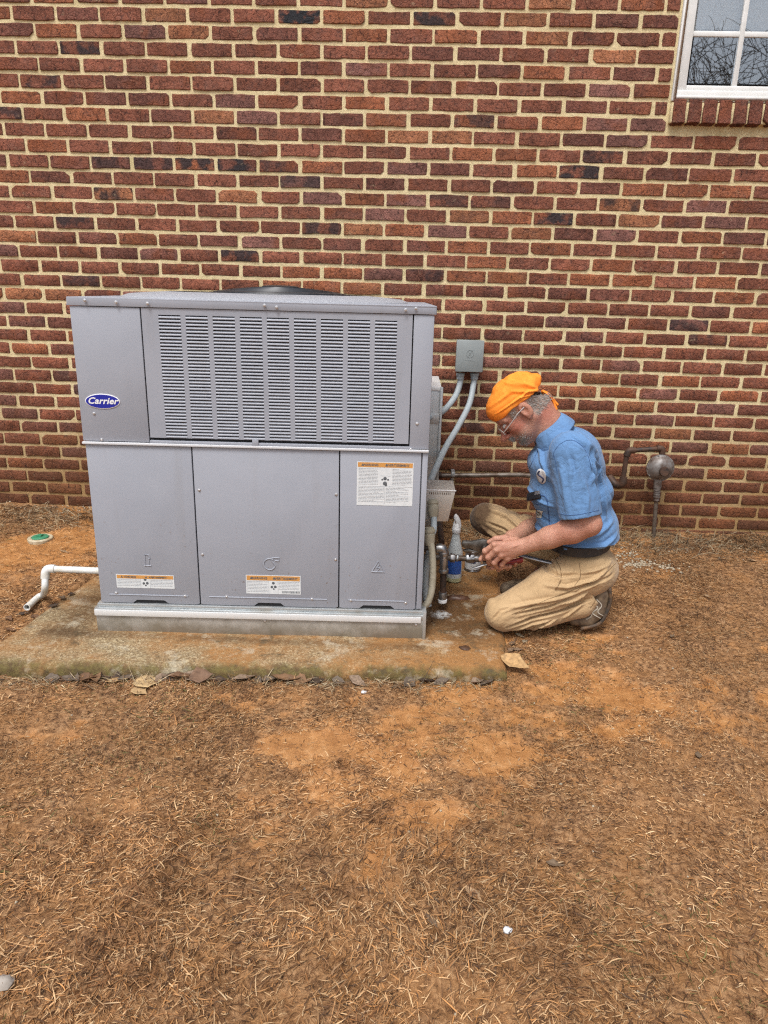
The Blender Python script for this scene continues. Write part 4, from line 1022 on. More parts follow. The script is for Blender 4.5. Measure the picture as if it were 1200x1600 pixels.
# ------------------------------------------------------------------ the kneeling person
def smin(a, b, k):
    if k <= 0: return np.minimum(a, b)
    h = np.clip(.5+.5*(b-a)/k, 0, 1); return b*(1-h)+a*h-k*h*(1-h)
class SDF:
    """dense signed distance grid; shapes are blended in one after another, then meshed as one surface"""
    def __init__(s, lo, hi, h):
        s.lo = np.array(lo, float); s.h = h; s.n = np.ceil((np.array(hi)-s.lo)/h).astype(int)+1
        s.D = np.full(s.n, .5, np.float32)
    def win(s, mn, mx):
        a = np.clip(np.floor((mn-s.lo)/s.h).astype(int), 0, s.n); b = np.clip(np.ceil((mx-s.lo)/s.h).astype(int)+1, 0, s.n)
        sl = tuple(slice(i, j) for i, j in zip(a, b))
        g = [(s.lo[i]+s.h*np.arange(a[i], b[i])).astype(np.float32) for i in range(3)]
        return sl, g[0][:, None, None], g[1][None, :, None], g[2][None, None, :]
    def put(s, sl, d, k, op):
        if op == 'add': s.D[sl] = smin(s.D[sl], d, k)
        elif op == 'sub': s.D[sl] = -smin(-s.D[sl], d, k)
    def cone(s, a, b, ra, rb, k=.02, op='add', cut=None, flat=None):
        a = np.array(a, float); b = np.array(b, float); m = max(ra, rb)+max(k, .012)+3*s.h
        sl, X, Y, Z = s.win(np.minimum(a, b)-m, np.maximum(a, b)+m); d = b-a; L2 = max(d@d, 1e-9)
        t = np.clip(((X-a[0])*d[0]+(Y-a[1])*d[1]+(Z-a[2])*d[2])/L2, 0, 1)
        q = np.sqrt((X-a[0]-t*d[0])**2+(Y-a[1]-t*d[1])**2+(Z-a[2]-t*d[2])**2)-(ra+(rb-ra)*t)
        if cut is not None:
            p, n = cut; q = np.maximum(q, (X-p[0])*n[0]+(Y-p[1])*n[1]+(Z-p[2])*n[2])
        s.put(sl, q.astype(np.float32), k, op); return s
    def ell(s, c, r, k=.02, op='add', R=None, cut=None):
        c = np.array(c, float); r = np.array(r, float); R = np.eye(3) if R is None else np.array(R)
        ext = np.sqrt(((R.T*r[None, :])**2).sum(1)) if R is not None else r     # R rows = local axes
        m = max(k, .012)+3*s.h
        sl, X, Y, Z = s.win(c-ext-m, c+ext+m); X = X-c[0]; Y = Y-c[1]; Z = Z-c[2]
        u = [(R[i][0]*X+R[i][1]*Y+R[i][2]*Z)/r[i] for i in range(3)]
        k0 = np.sqrt(u[0]**2+u[1]**2+u[2]**2); k1 = np.sqrt((u[0]/r[0])**2+(u[1]/r[1])**2+(u[2]/r[2])**2)
        q = k0*(k0-1)/np.maximum(k1, 1e-6)
        if cut is not None:
            for p, n in (cut if isinstance(cut, list) else [cut]):
                p = np.array(p)-c; q = np.maximum(q, (X-p[0])*n[0]+(Y-p[1])*n[1]+(Z-p[2])*n[2])
        s.put(sl, q.astype(np.float32), k, op); return s
    def chain(s, pts, rad, k=.02, **kw):
        for i in range(len(pts)-1): s.cone(pts[i], pts[i+1], rad[i], rad[i+1], k, **kw)
        return s
    def mesh(s, it=2):
        D = s.D; S = D < 0; n = np.array(D.shape)-1
        cnt = np.zeros(n, np.int8)
        for dx in (0, 1):
            for dy in (0, 1):
                for dz in (0, 1): cnt += S[dx:dx+n[0], dy:dy+n[1], dz:dz+n[2]]
        act = np.argwhere((cnt > 0) & (cnt < 8)); vid = np.full(n, -1, np.int32); vid[act[:, 0], act[:, 1], act[:, 2]] = np.arange(len(act))
        acc = np.zeros((len(act), 3)); w = np.zeros(len(act))
        cor = [(i, j, k) for i in (0, 1) for j in (0, 1) for k in (0, 1)]
        for c in cor:
            for ax in range(3):
                if c[ax]: continue
                e = list(c); e[ax] = 1
                a = D[act[:, 0]+c[0], act[:, 1]+c[1], act[:, 2]+c[2]]; b = D[act[:, 0]+e[0], act[:, 1]+e[1], act[:, 2]+e[2]]
                m = (a < 0) != (b < 0); t = np.where(m, a/np.where(m, a-b, 1), 0)
                p = np.array(c, float)[None].repeat(len(act), 0); p[:, ax] = t
                acc += np.where(m[:, None], p, 0); w += m
        V = s.lo+(act+acc/w[:, None])*s.h
        F = []
        for ax in range(3):
            o = [i for i in range(3) if i != ax]; sl1 = [slice(None)]*3; sl2 = [slice(None)]*3; sl1[ax] = slice(0, -1); sl2[ax] = slice(1, None)
            e = np.argwhere(S[tuple(sl1)] != S[tuple(sl2)]); e = e[(e[:, o[0]] > 0) & (e[:, o[1]] > 0) & (e[:, o[0]] < n[o[0]]) & (e[:, o[1]] < n[o[1]])]
            def g(d0, d1): q = e.copy(); q[:, o[0]] += d0; q[:, o[1]] += d1; return vid[q[:, 0], q[:, 1], q[:, 2]]
            quad = np.stack([g(-1, -1), g(0, -1), g(0, 0), g(-1, 0)], 1)
            flip = S[e[:, 0], e[:, 1], e[:, 2]]
            if ax == 1: flip = ~flip
            quad[~flip] = quad[~flip][:, ::-1]; F.append(quad)
        F = np.concatenate(F); F = F[(F >= 0).all(1)]
        for _ in range(it): V = lap(V, F, .5)
        return V, F
def lap(V, F, f):
    A = np.zeros_like(V); c = np.zeros(len(V))
    for i in range(4):
        a, b = F[:, i], F[:, (i+1) % 4]
        for q, r in ((a, b), (b, a)):
            for d in range(3): A[:, d] += np.bincount(q, V[r, d], len(V))
            c += np.bincount(q, minlength=len(V))
    return V+f*(A/np.maximum(c, 1)[:, None]-V)
def vnorm(V, F):
    n = np.cross(V[F[:, 2]]-V[F[:, 0]], V[F[:, 3]]-V[F[:, 1]]); N = np.zeros_like(V)
    for i in range(4):
        for d in range(3): N[:, d] += np.bincount(F[:, i], n[:, d], len(V))
    return N/np.maximum(np.linalg.norm(N, axis=1), 1e-9)[:, None]
def strokes(V, N, L, side=None):
    """cloth folds: each is (photo polyline, depth, width m, height m)"""
    out = np.zeros(len(V))
    for pl, yq, w, a in L:
        P = [Wy(x, y, yq) for x, y in pl]; best = np.full(len(V), 9.); tt = np.zeros(len(V)); nseg = len(P)-1
        for i in range(nseg):
            A, B = P[i][[0, 2]], P[i+1][[0, 2]]; d = B-A; t_ = np.clip(((V[:, 0]-A[0])*d[0]+(V[:, 2]-A[1])*d[1])/(d@d), 0, 1)
            q = np.hypot(V[:, 0]-A[0]-t_*d[0], V[:, 2]-A[1]-t_*d[1]); m = q < best; best = np.where(m, q, best); tt = np.where(m, (i+t_)/nseg, tt)
        u = (best/w)**2; fade = np.clip(np.abs(V[:, 1]-yq), 0, 1); fade = 1-sstep(.10, .2, fade)
        out += 1.9*a*(1-1.6*u)*np.exp(-u)*fade*np.clip(np.sin(np.pi*np.clip(tt*.9+.05, 0, 1))*1.4, 0, 1)
    return V+N*out[:, None]

M_px = Wy
ys = -.97
HC = Wy(812, 636, ys); HF = np.array([-.64, 0, -.768]); HU = np.array([-.768, 0, .64]); HL = np.array([0, -1., 0])
def H(f, l, u): return HC+HF*f+HL*l+HU*u
HR = np.array([HF, HL, HU])
# joints
LSh, LEl, LWr = Wy(893, 706, -1.14), Wy(921, 819, -1.20), Wy(819, 853, -1.125)
RSh, REl, RWr = Wy(884, 708, -.80), Wy(872, 806, -.75), Wy(800, 840, -.95)
NHip, NKn, NAn = Wy(915, 893, -1.085), Wy(783, 957, -1.13), Wy(905, 948, -1.10)
FHip, FKn, FAn = Wy(905, 872, -.86), Wy(759, 809, -.77), Wy(872, 884, -.80)

# ---- body: one continuous skin surface, head to feet
b = SDF((2.10, -1.31, -.13), (2.86, -.64, .83), .003)
# torso, hips and legs under the clothes
b.cone(Wy(915, 870, ys), Wy(895, 760, ys), .085, .095, .03); b.cone(Wy(895, 760, ys), Wy(880, 705, ys), .095, .085, .03)
b.cone(LSh, RSh, .045, .045, .03); b.cone(NHip, FHip, .07, .07, .03)
b.chain([NHip, NKn, NAn], [.060, .042, .032], .02); b.chain([FHip, FKn, FAn], [.060, .042, .034], .02)
b.cone(NAn, Wy(925, 962, -1.09), .03, .024, .02); b.cone(FAn, Wy(842, 893, -.80), .03, .022, .02)
# neck
b.cone(Wy(878, 700, ys), H(-.045, 0, -.045), .066, .060, .03); b.cone(Wy(868, 690, ys), H(.0, 0, -.075), .055, .050, .03)
# arms
def lerp(a, c, t): return a+(c-a)*t
b.chain([LSh, lerp(LSh, LEl, .5), LEl], [.050, .048, .041], .02)
b.chain([LEl, lerp(LEl, LWr, .25), lerp(LEl, LWr, .6), LWr], [.041, .0475, .039, .0295], .022)
b.chain([RSh, REl], [.050, .043], .02); b.chain([REl, lerp(REl, RWr, .3), lerp(REl, RWr, .65), RWr], [.043, .046, .038, .029], .022)
# left hand, its back towards the camera
kn = [Wy(772, 851, -1.135), Wy(775, 860, -1.14), Wy(782, 868, -1.135), Wy(792, 873, -1.125)]
for i, q in enumerate(kn): b.cone(LWr+np.array([0, 0, .006-.004*i]), q, .0185, .0125, .016)
b.cone(Wy(805, 856, -1.115), Wy(786, 864, -1.115), .022, .018, .015)
fin = [[(772, 851, -1.135), (758, 861, -1.125), (757, 872, -1.095), (766, 876, -1.065)],
       [(775, 860, -1.14), (763, 871, -1.13), (764, 880, -1.10), (774, 882, -1.07)],
       [(782, 868, -1.135), (772, 879, -1.125), (776, 886, -1.095), (786, 884, -1.065)],
       [(792, 873, -1.125), (784, 882, -1.115), (789, 886, -1.09), (797, 882, -1.07)]]
for j, f in enumerate(fin):
    P = [Wy(*q) for q in f]; r0 = [.0112, .0115, .0110, .0096][j]
    b.chain(P, [r0*1.06, r0*.98, r0*.88, r0*.76], .003); b.ell(P[1], [r0*1.08]*3, .004)
P = [Wy(806, 846, -1.09), Wy(789, 841, -1.10), Wy(775, 842, -1.105), Wy(764, 847, -1.10)]
b.cone(P[0], P[1], .020, .0145, .014); b.chain(P[1:], [.0135, .0122, .0095], .004)
for q in kn: b.ell(q+np.array([0, -.006, .003]), [.0095]*3, .008)
for q in ((812, 851), (806, 853)): b.cone(Wy(q[0], q[1], -1.147), lerp(Wy(q[0], q[1], -1.147), kn[1], .85), .003, .003, .006)
# right hand, cupped under the tools
rp = Wy(786, 860, -1.01)
b.cone(RWr, rp, .026, .030, .02); b.cone(Wy(795, 850, -.985), Wy(778, 868, -1.02), .026, .022, .02)
for f, r0 in (([(776, 864, -1.02), (764, 876, -1.03), (763, 886, -1.065), (770, 888, -1.09)], .0105), ([(784, 868, -1.02), (778, 884, -1.035), (779, 890, -1.07), (784, 887.5, -1.10)], .0108),
              ([(792, 868, -1.01), (792, 883, -1.03), (793, 888, -1.065), (797, 885, -1.095)], .0103), ([(798, 864, -1.0), (804, 876, -1.02), (805, 883, -1.05), (806, 880, -1.08)], .0092)):
    P = [Wy(*q) for q in f]; b.chain(P, [r0*1.1, r0, r0*.9, r0*.78], .003)
P = [Wy(788, 846, -.99), Wy(768, 858, -1.03), Wy(755, 869, -1.065), Wy(751, 874, -1.085)]
b.cone(P[0], P[1], .018, .0135, .012); b.chain(P[1:], [.0130, .0120, .0092], .004)
# head
b.ell(H(-.012, 0, .030), (.098, .078, .086), .02, R=HR); b.ell(H(.030, 0, -.040), (.066, .062, .078), .03, R=HR)
for s in (1, -1):
    b.cone(H(-.012, .056*s, -.052), H(.062, .024*s, -.100), .022, .022, .02)     # jaw
    b.ell(H(.058, .044*s, -.030), (.028, .024, .022), .022, R=HR)                 # cheekbone
    b.ell(H(.050, .046*s, -.066), (.026, .020, .026), .02, R=HR)
    b.cone(H(.084, .012*s, .020), H(.070, .052*s, .016), .0135, .011, .012)      # brow
b.ell(H(.076, 0, -.104), (.024, .028, .020), .02, R=HR)                           # chin
b.ell(H(.080, 0, .045), (.020, .045, .030), .03, R=HR)
for s in (1, -1): b.ell(H(.096, .031*s, -.004), (.017, .016, .0115), .010, 'sub', R=HR)
b.cone(H(.090, 0, .004), H(.120, 0, -.034), .0085, .0120, .010); b.ell(H(.128, 0, -.041), (.0150, .0145, .0125), .008, R=HR)
for s in (1, -1): b.ell(H(.110, .0145*s, -.044), (.013, .008, .0090), .006, R=HR)
b.ell(H(.088, 0, -.066), (.018, .030, .016), .016, R=HR)
b.ell(H(.101, 0, -.071), (.007, .022, .0055), .005, R=HR); b.ell(H(.099, 0, -.081), (.008, .019, .006), .005, R=HR)
b.cone(H(.106, -.02, -.0765), H(.106, .02, -.0765), .0025, .0025, .003, 'sub')
for s in (1, -1):                                                                 # ears
    b.ell(H(-.010, .082*s, -.006), (.022, .0085, .034), .005, R=HR)
    b.ell(H(-.004, .091*s, -.004), (.012, .008, .020), .003, 'sub', R=HR)
    b.ell(H(.001, .078*s, -.034), (.009, .007, .011), .006, R=HR)
    b.ell(H(.086, .031*s, -.008), (.0135, .0135, .0115), .004, R=HR)              # eyelids
Vb, Fb = b.mesh(1)
rel = Vb-HC; lf, ll, lu = rel@HF, rel@HL, rel@HU
hm = (np.abs(lf) < .16) & (np.abs(lu) < .16) & (np.abs(ll) < .12)
# stubble and grey hair regions, ruddy nose and cheeks
cheek = hm*np.clip(np.exp(-(((lf-.06)/.04)**2+((lu+.03)/.03)**2)), 0, 1)
nose = hm*np.exp(-(((lf-.115)/.022)**2+((lu+.035)/.022)**2+(ll/.03)**2))
stub = hm*(sstep(-.042, -.060, lu-.30*np.maximum(0, .05-lf))*sstep(-.03, .01, lf))*(.28+.72*np.exp(-(((lf-.082)/.030)**2+((lu+.092)/.030)**2)))*(1-np.exp(-((lf-.106)/.014)**2-((lu+.0765)/.012)**2-(ll/.03)**2))
stub = np.maximum(stub, hm*np.exp(-(((lf-.103)/.013)**2+((lu+.056)/.010)**2+(ll/.032)**2)))
hair = hm*sstep(-.012, -.030, lf+.35*np.maximum(0, lu+.02))*sstep(-.068, -.050, lu)*(np.abs(ll) < .0835)*1.0
hair = np.maximum(hair, hm*sstep(.012, .022, lf)*sstep(.055, .045, lf)*sstep(-.010, .004, lu)*sstep(.03, .07, np.abs(ll)))
t = NT('weathered_skin')
n1 = t.noise(70, 5, .7); n2 = t.noise(240, 4, .75)
red = t.attr('ruddy', 'Fac'); stb = t.attr('stubble', 'Fac')
col = t.mix(t.mr(n1, .35, .68), (.52, .285, .195), (.45, .215, .145)); col = t.mix(t.mr(n2, .50, .68, 0, .6), col, (.32, .13, .085))
col = t.mix(t.math('MULTIPLY', red, .75), col, (.40, .125, .085))
col = t.mix(t.math('MULTIPLY', stb, t.mr(n2, .35, .6, .45, .95)), col, t.mix(t.mr(n2, .42, .62), (.33, .28, .235), (.23, .185, .15)))
t.bump(t.math('ADD', n1, t.math('MULTIPLY', n2, .6)), .7, .004)
M_skin = t.set(col, .50, spec=.4, Subsurface_Weight=.08, Subsurface_Radius=(.01, .004, .002))
person = empty('person', (2.62, -1.0, -.10))
tag(person, 'kneeling worker in orange bandana, blue shirt and tan trousers holding tools', 'person')
body = from_np('body', Vb, Fb, M_skin, person)
fore = np.exp(-(np.linalg.norm(Vb-lerp(LEl, LWr, .2), axis=1)/.10)**2)*.5
handm = np.exp(-(np.linalg.norm(Vb-Wy(785, 862, -1.1), axis=1)/.07)**2)*.35
neckm = np.exp(-(np.linalg.norm(Vb-H(-.05, .06, -.07), axis=1)/.05)**2)*.7
set_val(body.data, 'ruddy', np.clip(cheek*.8+nose+fore+handm+neckm+hm*.25, 0, 1)); set_val(body.data, 'stubble', np.clip(np.maximum(stub, hair), 0, 1))
# eyes
M_eye = simple('eye_white', (.62, .58, .54), rough=.25); M_iris = simple('iris', (.06, .07, .08), rough=.2)
for s in (1, -1):
    m = MB(); m.ball(tuple(H(.0875, .031*s, -.005)), .0118, 12, 8); e = m.build('eye', M_eye, body)
    m = MB(); m.ball(tuple(H(.0965, .031*s, -.008)), .0045, 10, 6); m.build('iris', M_iris, e)
# grey hair and beard as short strands on the skin
Nb = vnorm(Vb, Fb)
M_hair = NT('grey_hair'); cc = M_hair.attr('col'); M_hair = M_hair.set(cc, .6, spec=.3)
def strands(mask, n, L, name, down, parent):
    RS = np.random.default_rng(len(name)); w = np.clip(mask, 0, 1)**2; w = w/w.sum(); i = RS.choice(len(Vb), n, p=w)
    p = Vb[i]+RS.normal(0, .0012, (n, 3)); d = Nb[i]*.55+down+RS.normal(0, .35, (n, 3)); d /= np.linalg.norm(d, axis=1)[:, None]
    s_ = np.cross(d, RS.normal(0, 1, (n, 3))); s_ /= np.linalg.norm(s_, axis=1)[:, None]; l = (L*RS.uniform(.5, 1.2, n))[:, None]; w_ = .0006
    V = np.stack([p-s_*w_, p+s_*w_, p+d*l*.6+s_*w_*.8, p+d*l*.6-s_*w_*.8, p+d*l+down*l*.2], 1).reshape(-1, 3); k = (np.arange(n)*5)[:, None]
    o = from_np(name, V, [k+np.array([[0, 1, 2, 3]]), k+np.array([[3, 2, 4]])], M_hair, parent)
    g = RS.uniform(.27, .43, n)[:, None]*np.array([[1, .95, .88]]); set_col(o.data, 'col', np.repeat(g, 5, axis=0)); o['kind'] = 'stuff'; return o
mous = hm*np.exp(-(((lf-.108)/.013)**2+((lu+.061)/.009)**2+(ll/.034)**2)); strands(mous, 900, .012, 'moustache', -HU*.5+HF*.2, body)
strands(stub**2.5, 1500, .006, 'beard', HF*.2-HU*.5, body); strands(hair, 1600, .011, 'hair', -HU*.6-HF*.5, body)

# ---- bandana
M_band = NT('orange_bandana'); nn = M_band.noise(18, 4); n9 = M_band.noise(900, 2)
cb_ = M_band.mix(M_band.mr(nn, .35, .7), (.95, .25, .026), (.97, .35, .048)); M_band.bump(M_band.math('ADD', M_band.math('MULTIPLY', nn, 2.0), M_band.math('MULTIPLY', n9, .3)), .4, .004)
M_band = M_band.set(cb_, .75, spec=.25)
e0, e1 = H(.094, 0, .040), H(-.10, 0, .014)
nrm = np.cross(e1-e0, HL); nrm /= np.linalg.norm(nrm)
if nrm@HU > 0: nrm = -nrm
s = SDF(H(0, 0, .04)-.2, H(0, 0, .04)+.2, .003)
s.ell(H(-.010, 0, .034), (.104, .085, .089), .0, R=HR, cut=(tuple(e0), tuple(nrm)))
s.ell(H(-.046, 0, .042), (.070, .072, .058), .03, R=HR, cut=(tuple(e0), tuple(nrm)))
s.ell(H(.056, 0, .054), (.052, .062, .048), .03, R=HR, cut=(tuple(e0), tuple(nrm)))
s.ell(H(-.118, 0, .028), (.020, .024, .016), .02, R=HR)
V, F = s.mesh(2); N = vnorm(V, F)
q = V-HC; a, c_ = q@HF, q@HU
V = V+N*(.0026*(fbm(a*26+q[:, 1]*10, c_*16, 41, 3)-.5)+.0007*np.sin((a*.6+c_*1.1)*150+q[:, 1]*30))[:, None]
V = strokes(V, N, [([(765, 640), (800, 612), (848, 612)], -1.05, .008, .0022), ([(760, 625), (790, 600), (835, 603)], -1.05, .009, .002), ([(775, 650), (812, 622), (845, 614)], -1.06, .004, .0025), ([(790, 592), (820, 598), (850, 612)], -1.0, .008, .002), ([(800, 630), (825, 612), (850, 611)], -1.05, .006, .003)])
band = from_np('bandana', V, F, M_band, person)
for (pts, wd) in (([(846, 611, -.975), (856, 618, -.985), (863, 628, -.99), (869, 641, -.995)], [.012, .018, .022, .017]), ([(846, 611, -.96), (858, 616, -.95), (864, 624, -.945), (872, 633, -.95)], [.012, .016, .016, .006])):
    P = bez([Wy(*p) for p in pts], 6); vs = []; fs = []; m_ = len(P)
    for i, p in enumerate(P):
        t_ = i/(m_-1); w = np.interp(t_*3, range(4), wd); ax = np.array([.35, -.8, .45]); ax /= np.linalg.norm(ax)
        for j in range(5):
            u = j/4-.5; vs.append(tuple(p+ax*w*u+np.array([.25, .2, .6])*.006*math.cos(j*2.2+t_*3)))
    for i in range(m_-1):
        for j in range(4): fs.append((i*5+j, i*5+j+1, (i+1)*5+j+1, (i+1)*5+j))
    o = MB().add(vs, fs).build('tail', M_band, band); md = o.modifiers.new('thickness', 'SOLIDIFY'); md.thickness = .0015
# ---- glasses
M_wire = simple('pale_metal_frame', (.70, .68, .64), rough=.3, metal=.6)
t = NT('clear_lens'); gl_ = t.nd('BsdfGlossy'); gl_.inputs['Roughness'].default_value = .03; tp = t.nd('BsdfTransparent'); mx = t.nd('MixShader'); mx.inputs[0].default_value = .12
t.lk(tp.outputs[0], mx.inputs[1]); t.lk(gl_.outputs[0], mx.inputs[2]); t.lk(mx.outputs[0], t.n['Material Output'].inputs['Surface']); M_lens = t.m
gl = MB()
for s_ in (1, -1):
    gl.tube([tuple(H(f, l*s_, u)) for f, l, u in ((-.012, .0865, .006), (.02, .0835, .006), (.06, .0755, -.002), (.094, .066, -.008), (.106, .058, -.010))], .0019, 6)
    ring = [tuple(H(.112-.12*(abs(l)-.031)**1-.0, l*s_, u)) for l, u in [(.031+.026*math.cos(a), -.012+.016*math.sin(a)) for a in np.linspace(0, 2*math.pi, 25)]]
    gl.tube(ring, .0013, 5, cap=False)
gl.tube([tuple(H(.1135, l, -.006)) for l in (-.008, 0, .008)], .0013, 5)
glo = gl.build('eyeglasses', M_wire, person)
for s_ in (1, -1):
    ring = [tuple(H(.112-.12*(abs(l)-.031), l*s_, u)) for l, u in [(.031+.0255*math.cos(a), -.012+.0155*math.sin(a)) for a in np.linspace(0, 2*math.pi, 24, endpoint=False)]]
    MB().prism(ring, tuple(HF*.001)).build('lens', M_lens, glo)

# ---- shirt
def cloth(name, c1, c2, rough=.85, weave=1400, fuzz=.15):
    t = NT(name); n1 = t.noise(7, 4); n2 = t.noise(26, 5, .6); n3 = t.noise(weave, 2)
    col = t.mix(t.mr(n1, .3, .7), c1, c2); md = t.attr('mud', 'Fac')
    mm = t.mr(t.math('MULTIPLY', md, t.mr(n2, .25, .65, .5, 1.3)), .2, .75); col = t.mix(t.math('MULTIPLY', mm, .92), col, (.060, .030, .016))
    smd = t.math('MULTIPLY', t.mr(t.noise(14, 6, .7), .52, .70), .34); col = t.mix(smd, col, t.mix(.5, c2, (.10, .07, .05)))
    cr = t.math('ABSOLUTE', t.math('SUBTRACT', t.noise(8, 3, .5, dist=.7), .5)); cr2 = t.math('ABSOLUTE', t.math('SUBTRACT', t.noise(19, 3, .5, dist=.8), .5))
    hh = t.math('ADD', t.math('MULTIPLY', t.mr(cr, 0, .16), 1.3), t.math('MULTIPLY', t.mr(cr2, 0, .14), .5)); hh = t.math('ADD', hh, t.math('MULTIPLY', n3, .10))
    t.bump(hh, .34, .008)
    return t.set(col, rough, spec=.2, Sheen_Weight=fuzz)
BC = Wy(917, 864, -1.15)+np.array([0, .18, 0]); BU = np.array([-.10, 0, .995])
M_shirt = cloth('blue_work_shirt', (.128, .250, .455), (.106, .216, .405))
s = SDF((2.33, -1.34, .12), (2.86, -.62, .80), .004)
s.ell(Wy(916, 846, ys), (.130, .180, .085), .0, cut=(tuple(BC+BU*.012), tuple(-BU))); s.ell(Wy(901, 815, ys), (.160, .176, .105), .05); s.ell(Wy(891, 768, ys), (.163, .178, .110), .05)
s.ell(Wy(884, 724, ys), (.147, .178, .095), .05); s.ell(Wy(893, 696, ys), (.098, .185, .070), .05); s.cone(Wy(882, 704, ys), Wy(862, 676, ys), .078, .056, .04)
hemL = Wy(907, 807, -1.19); axL = hemL-LSh; axL /= np.linalg.norm(axL)
s.cone(LSh+np.array([-.005, -.006, 0]), LSh+axL*.36, .078, .0745, .045, cut=(tuple(hemL), tuple(axL)))
s.cone(hemL-axL*.035, hemL+axL*.06, .063, .068, .004, 'sub')
hemR = Wy(866, 785, -.76); axR = hemR-RSh; axR /= np.linalg.norm(axR)
s.cone(RSh, RSh+axR*.34, .076, .072, .045, cut=(tuple(hemR), tuple(axR)))
# neck opening
s.cone(Wy(870, 682, ys), H(-.02, 0, -.03), .058, .070, .008, 'sub')
V, F = s.mesh(2); N = vnorm(V, F)
V = V+N*(.006*(fbm(V[:, 0]*9+V[:, 1]*4, V[:, 2]*7, 12, 3)-.5))[:, None]
yA = -1.21; yT = -1.10
V = strokes(V, N, [
    ([(921, 700), (921, 728), (932, 765), (941, 805)], -1.16, .010, -.010), ([(932, 725), (945, 770), (950, 820)], -1.13, .012, .006), ([(914, 712), (922, 735), (918, 752)], -1.18, .007, .005),
    ([(927, 716), (938, 735), (934, 752)], -1.16, .006, .005), ([(875, 720), (880, 760), (884, 800)], yA, .012, .0035), ([(905, 735), (915, 770), (912, 800)], yA, .012, .003), ([(890, 705), (896, 730), (893, 755)], yA, .010, -.003),
    ([(868, 858), (900, 848), (940, 848), (966, 838)], yT, .010, .007), ([(880, 868), (915, 860), (955, 852)], yT, .009, -.006), ([(895, 838), (930, 830), (962, 815)], yT, .012, .005), ([(872, 845), (890, 855), (893, 868)], yT, .008, .005),
    ([(828, 815), (840, 833), (866, 845)], -1.08, .010, .006), ([(824, 790), (836, 806), (860, 818)], -1.08, .009, -.006), ([(822, 835), (845, 850), (868, 858)], -1.07, .009, .006), ([(826, 770), (845, 785), (862, 788)], -1.08, .008, .004),
    ([(900, 672), (925, 700), (930, 720)], -1.08, .012, .004), ([(880, 672), (905, 690), (912, 705)], -1.10, .008, -.004), ([(850, 700), (848, 725), (858, 750)], -1.10, .008, .004), ([(945, 735), (958, 775), (962, 810)], -1.06, .012, -.004)])
shirt = from_np('shirt', V, F, M_shirt, person)
set_val(shirt.data, 'mud', np.zeros(len(V)))
bvS = BVHTree.FromPolygons([tuple(v) for v in V], [tuple(f) for f in F.tolist()])
def hit(px, py, bv, off=.0015):
    d = fw + AX*(px-600)/FPX - AY*(py-800)/FPX; h = bv.ray_cast(Vector(CAM), Vector(d).normalized())
    if h[0] is None: return None
    n = h[1] if h[1].dot(Vector(d)) < 0 else -h[1]
    return h[0]+n*off, n
def drape_line(pix, bv, r, name, mat, parent, n=7, off=.0002):
    P = [hit(p[0], p[1], bv, off) for p in bez([(x, y, 0) for x, y in pix], n)]; P = [tuple(p[0]) for p in P if p]
    if len(P) > 2: MB().tube(P, r, 5).build(name, mat, parent)
M_seam = simple('dark_blue_stitching', (.045, .10, .23), rough=.9)
for L in ([(864, 716), (866, 706), (874, 695), (887, 688), (900, 690), (912, 700), (920, 716), (925, 735)], [(876, 803), (890, 805), (910, 803), (936, 797)], [(866, 712), (871, 740), (877, 775), (882, 812)][:2]):
    drape_line(L, bvS, .0012, 'seam', M_seam, shirt)
drape_line([(841, 703), (832, 722), (822, 742), (820, 760), (824, 790), (826, 820)], bvS, .0016, 'placket_edge', M_seam, shirt)
def drape_patch(cx, cy, rx, ry, rot, name, mat, parent, n=24, off=.0018, shape='oval'):
    vs = []; c = hit(cx, cy, bvS, off)
    if c is None: return None, None
    rings = 3; vs = [tuple(c[0])]; fs = []
    for k in range(1, rings+1):
        for i in range(n):
            a = 2*math.pi*i/n; x, y = math.cos(a), math.sin(a)
            if shape == 'square': m_ = max(abs(x), abs(y)); x, y = x/m_, y/m_
            x, y = x*rx*k/rings, y*ry*k/rings; X_ = cx+x*math.cos(rot)-y*math.sin(rot); Y_ = cy+x*math.sin(rot)+y*math.cos(rot)
            h = hit(X_, Y_, bvS, off) or c; vs.append(tuple(h[0]))
    for i in range(n):
        fs.append((0, 1+i, 1+(i+1) % n))
        for k in range(rings-1): fs.append((1+k*n+i, 1+k*n+(i+1) % n, 1+(k+1)*n+(i+1) % n, 1+(k+1)*n+i))
    o = MB().add(vs, fs).build(name, mat, parent); md = o.modifiers.new('thickness', 'SOLIDIFY'); md.thickness = .001
    return o, c
M_patch = simple('white_embroidered_patch', (.66, .66, .66), rough=.8); M_swash = simple('navy_thread', (.03, .035, .09), rough=.8)
pt, c_ = drape_patch(846.5, 744, 7.2, 12, -.25, 'oval_patch', M_patch, shirt)
drape_line([(844, 735.5), (841.5, 740), (846, 744), (850, 748), (848, 753)], bvS, .0034, 'emblem', M_swash, pt, off=.003)
sp, _ = drape_patch(842, 803, 5.5, 6, .2, 'square_patch', simple('cream_patch', (.55, .50, .42), rough=.8), shirt, shape='square')
drape_line([(844.5, 800.5), (841, 799.5), (839.5, 803), (841.5, 806), (844.5, 805)], bvS, .0018, 'emblem', simple('brown_thread', (.10, .06, .03), rough=.8), sp, off=.003)
drape_line([(823, 769), (838, 773), (853, 777), (857, 800), (860, 826)], bvS, .0022, 'pocket_edge', M_seam, shirt, off=.001)
drape_line([(824, 783), (838, 788), (855, 789)], bvS, .0012, 'pocket_flap', M_seam, shirt)
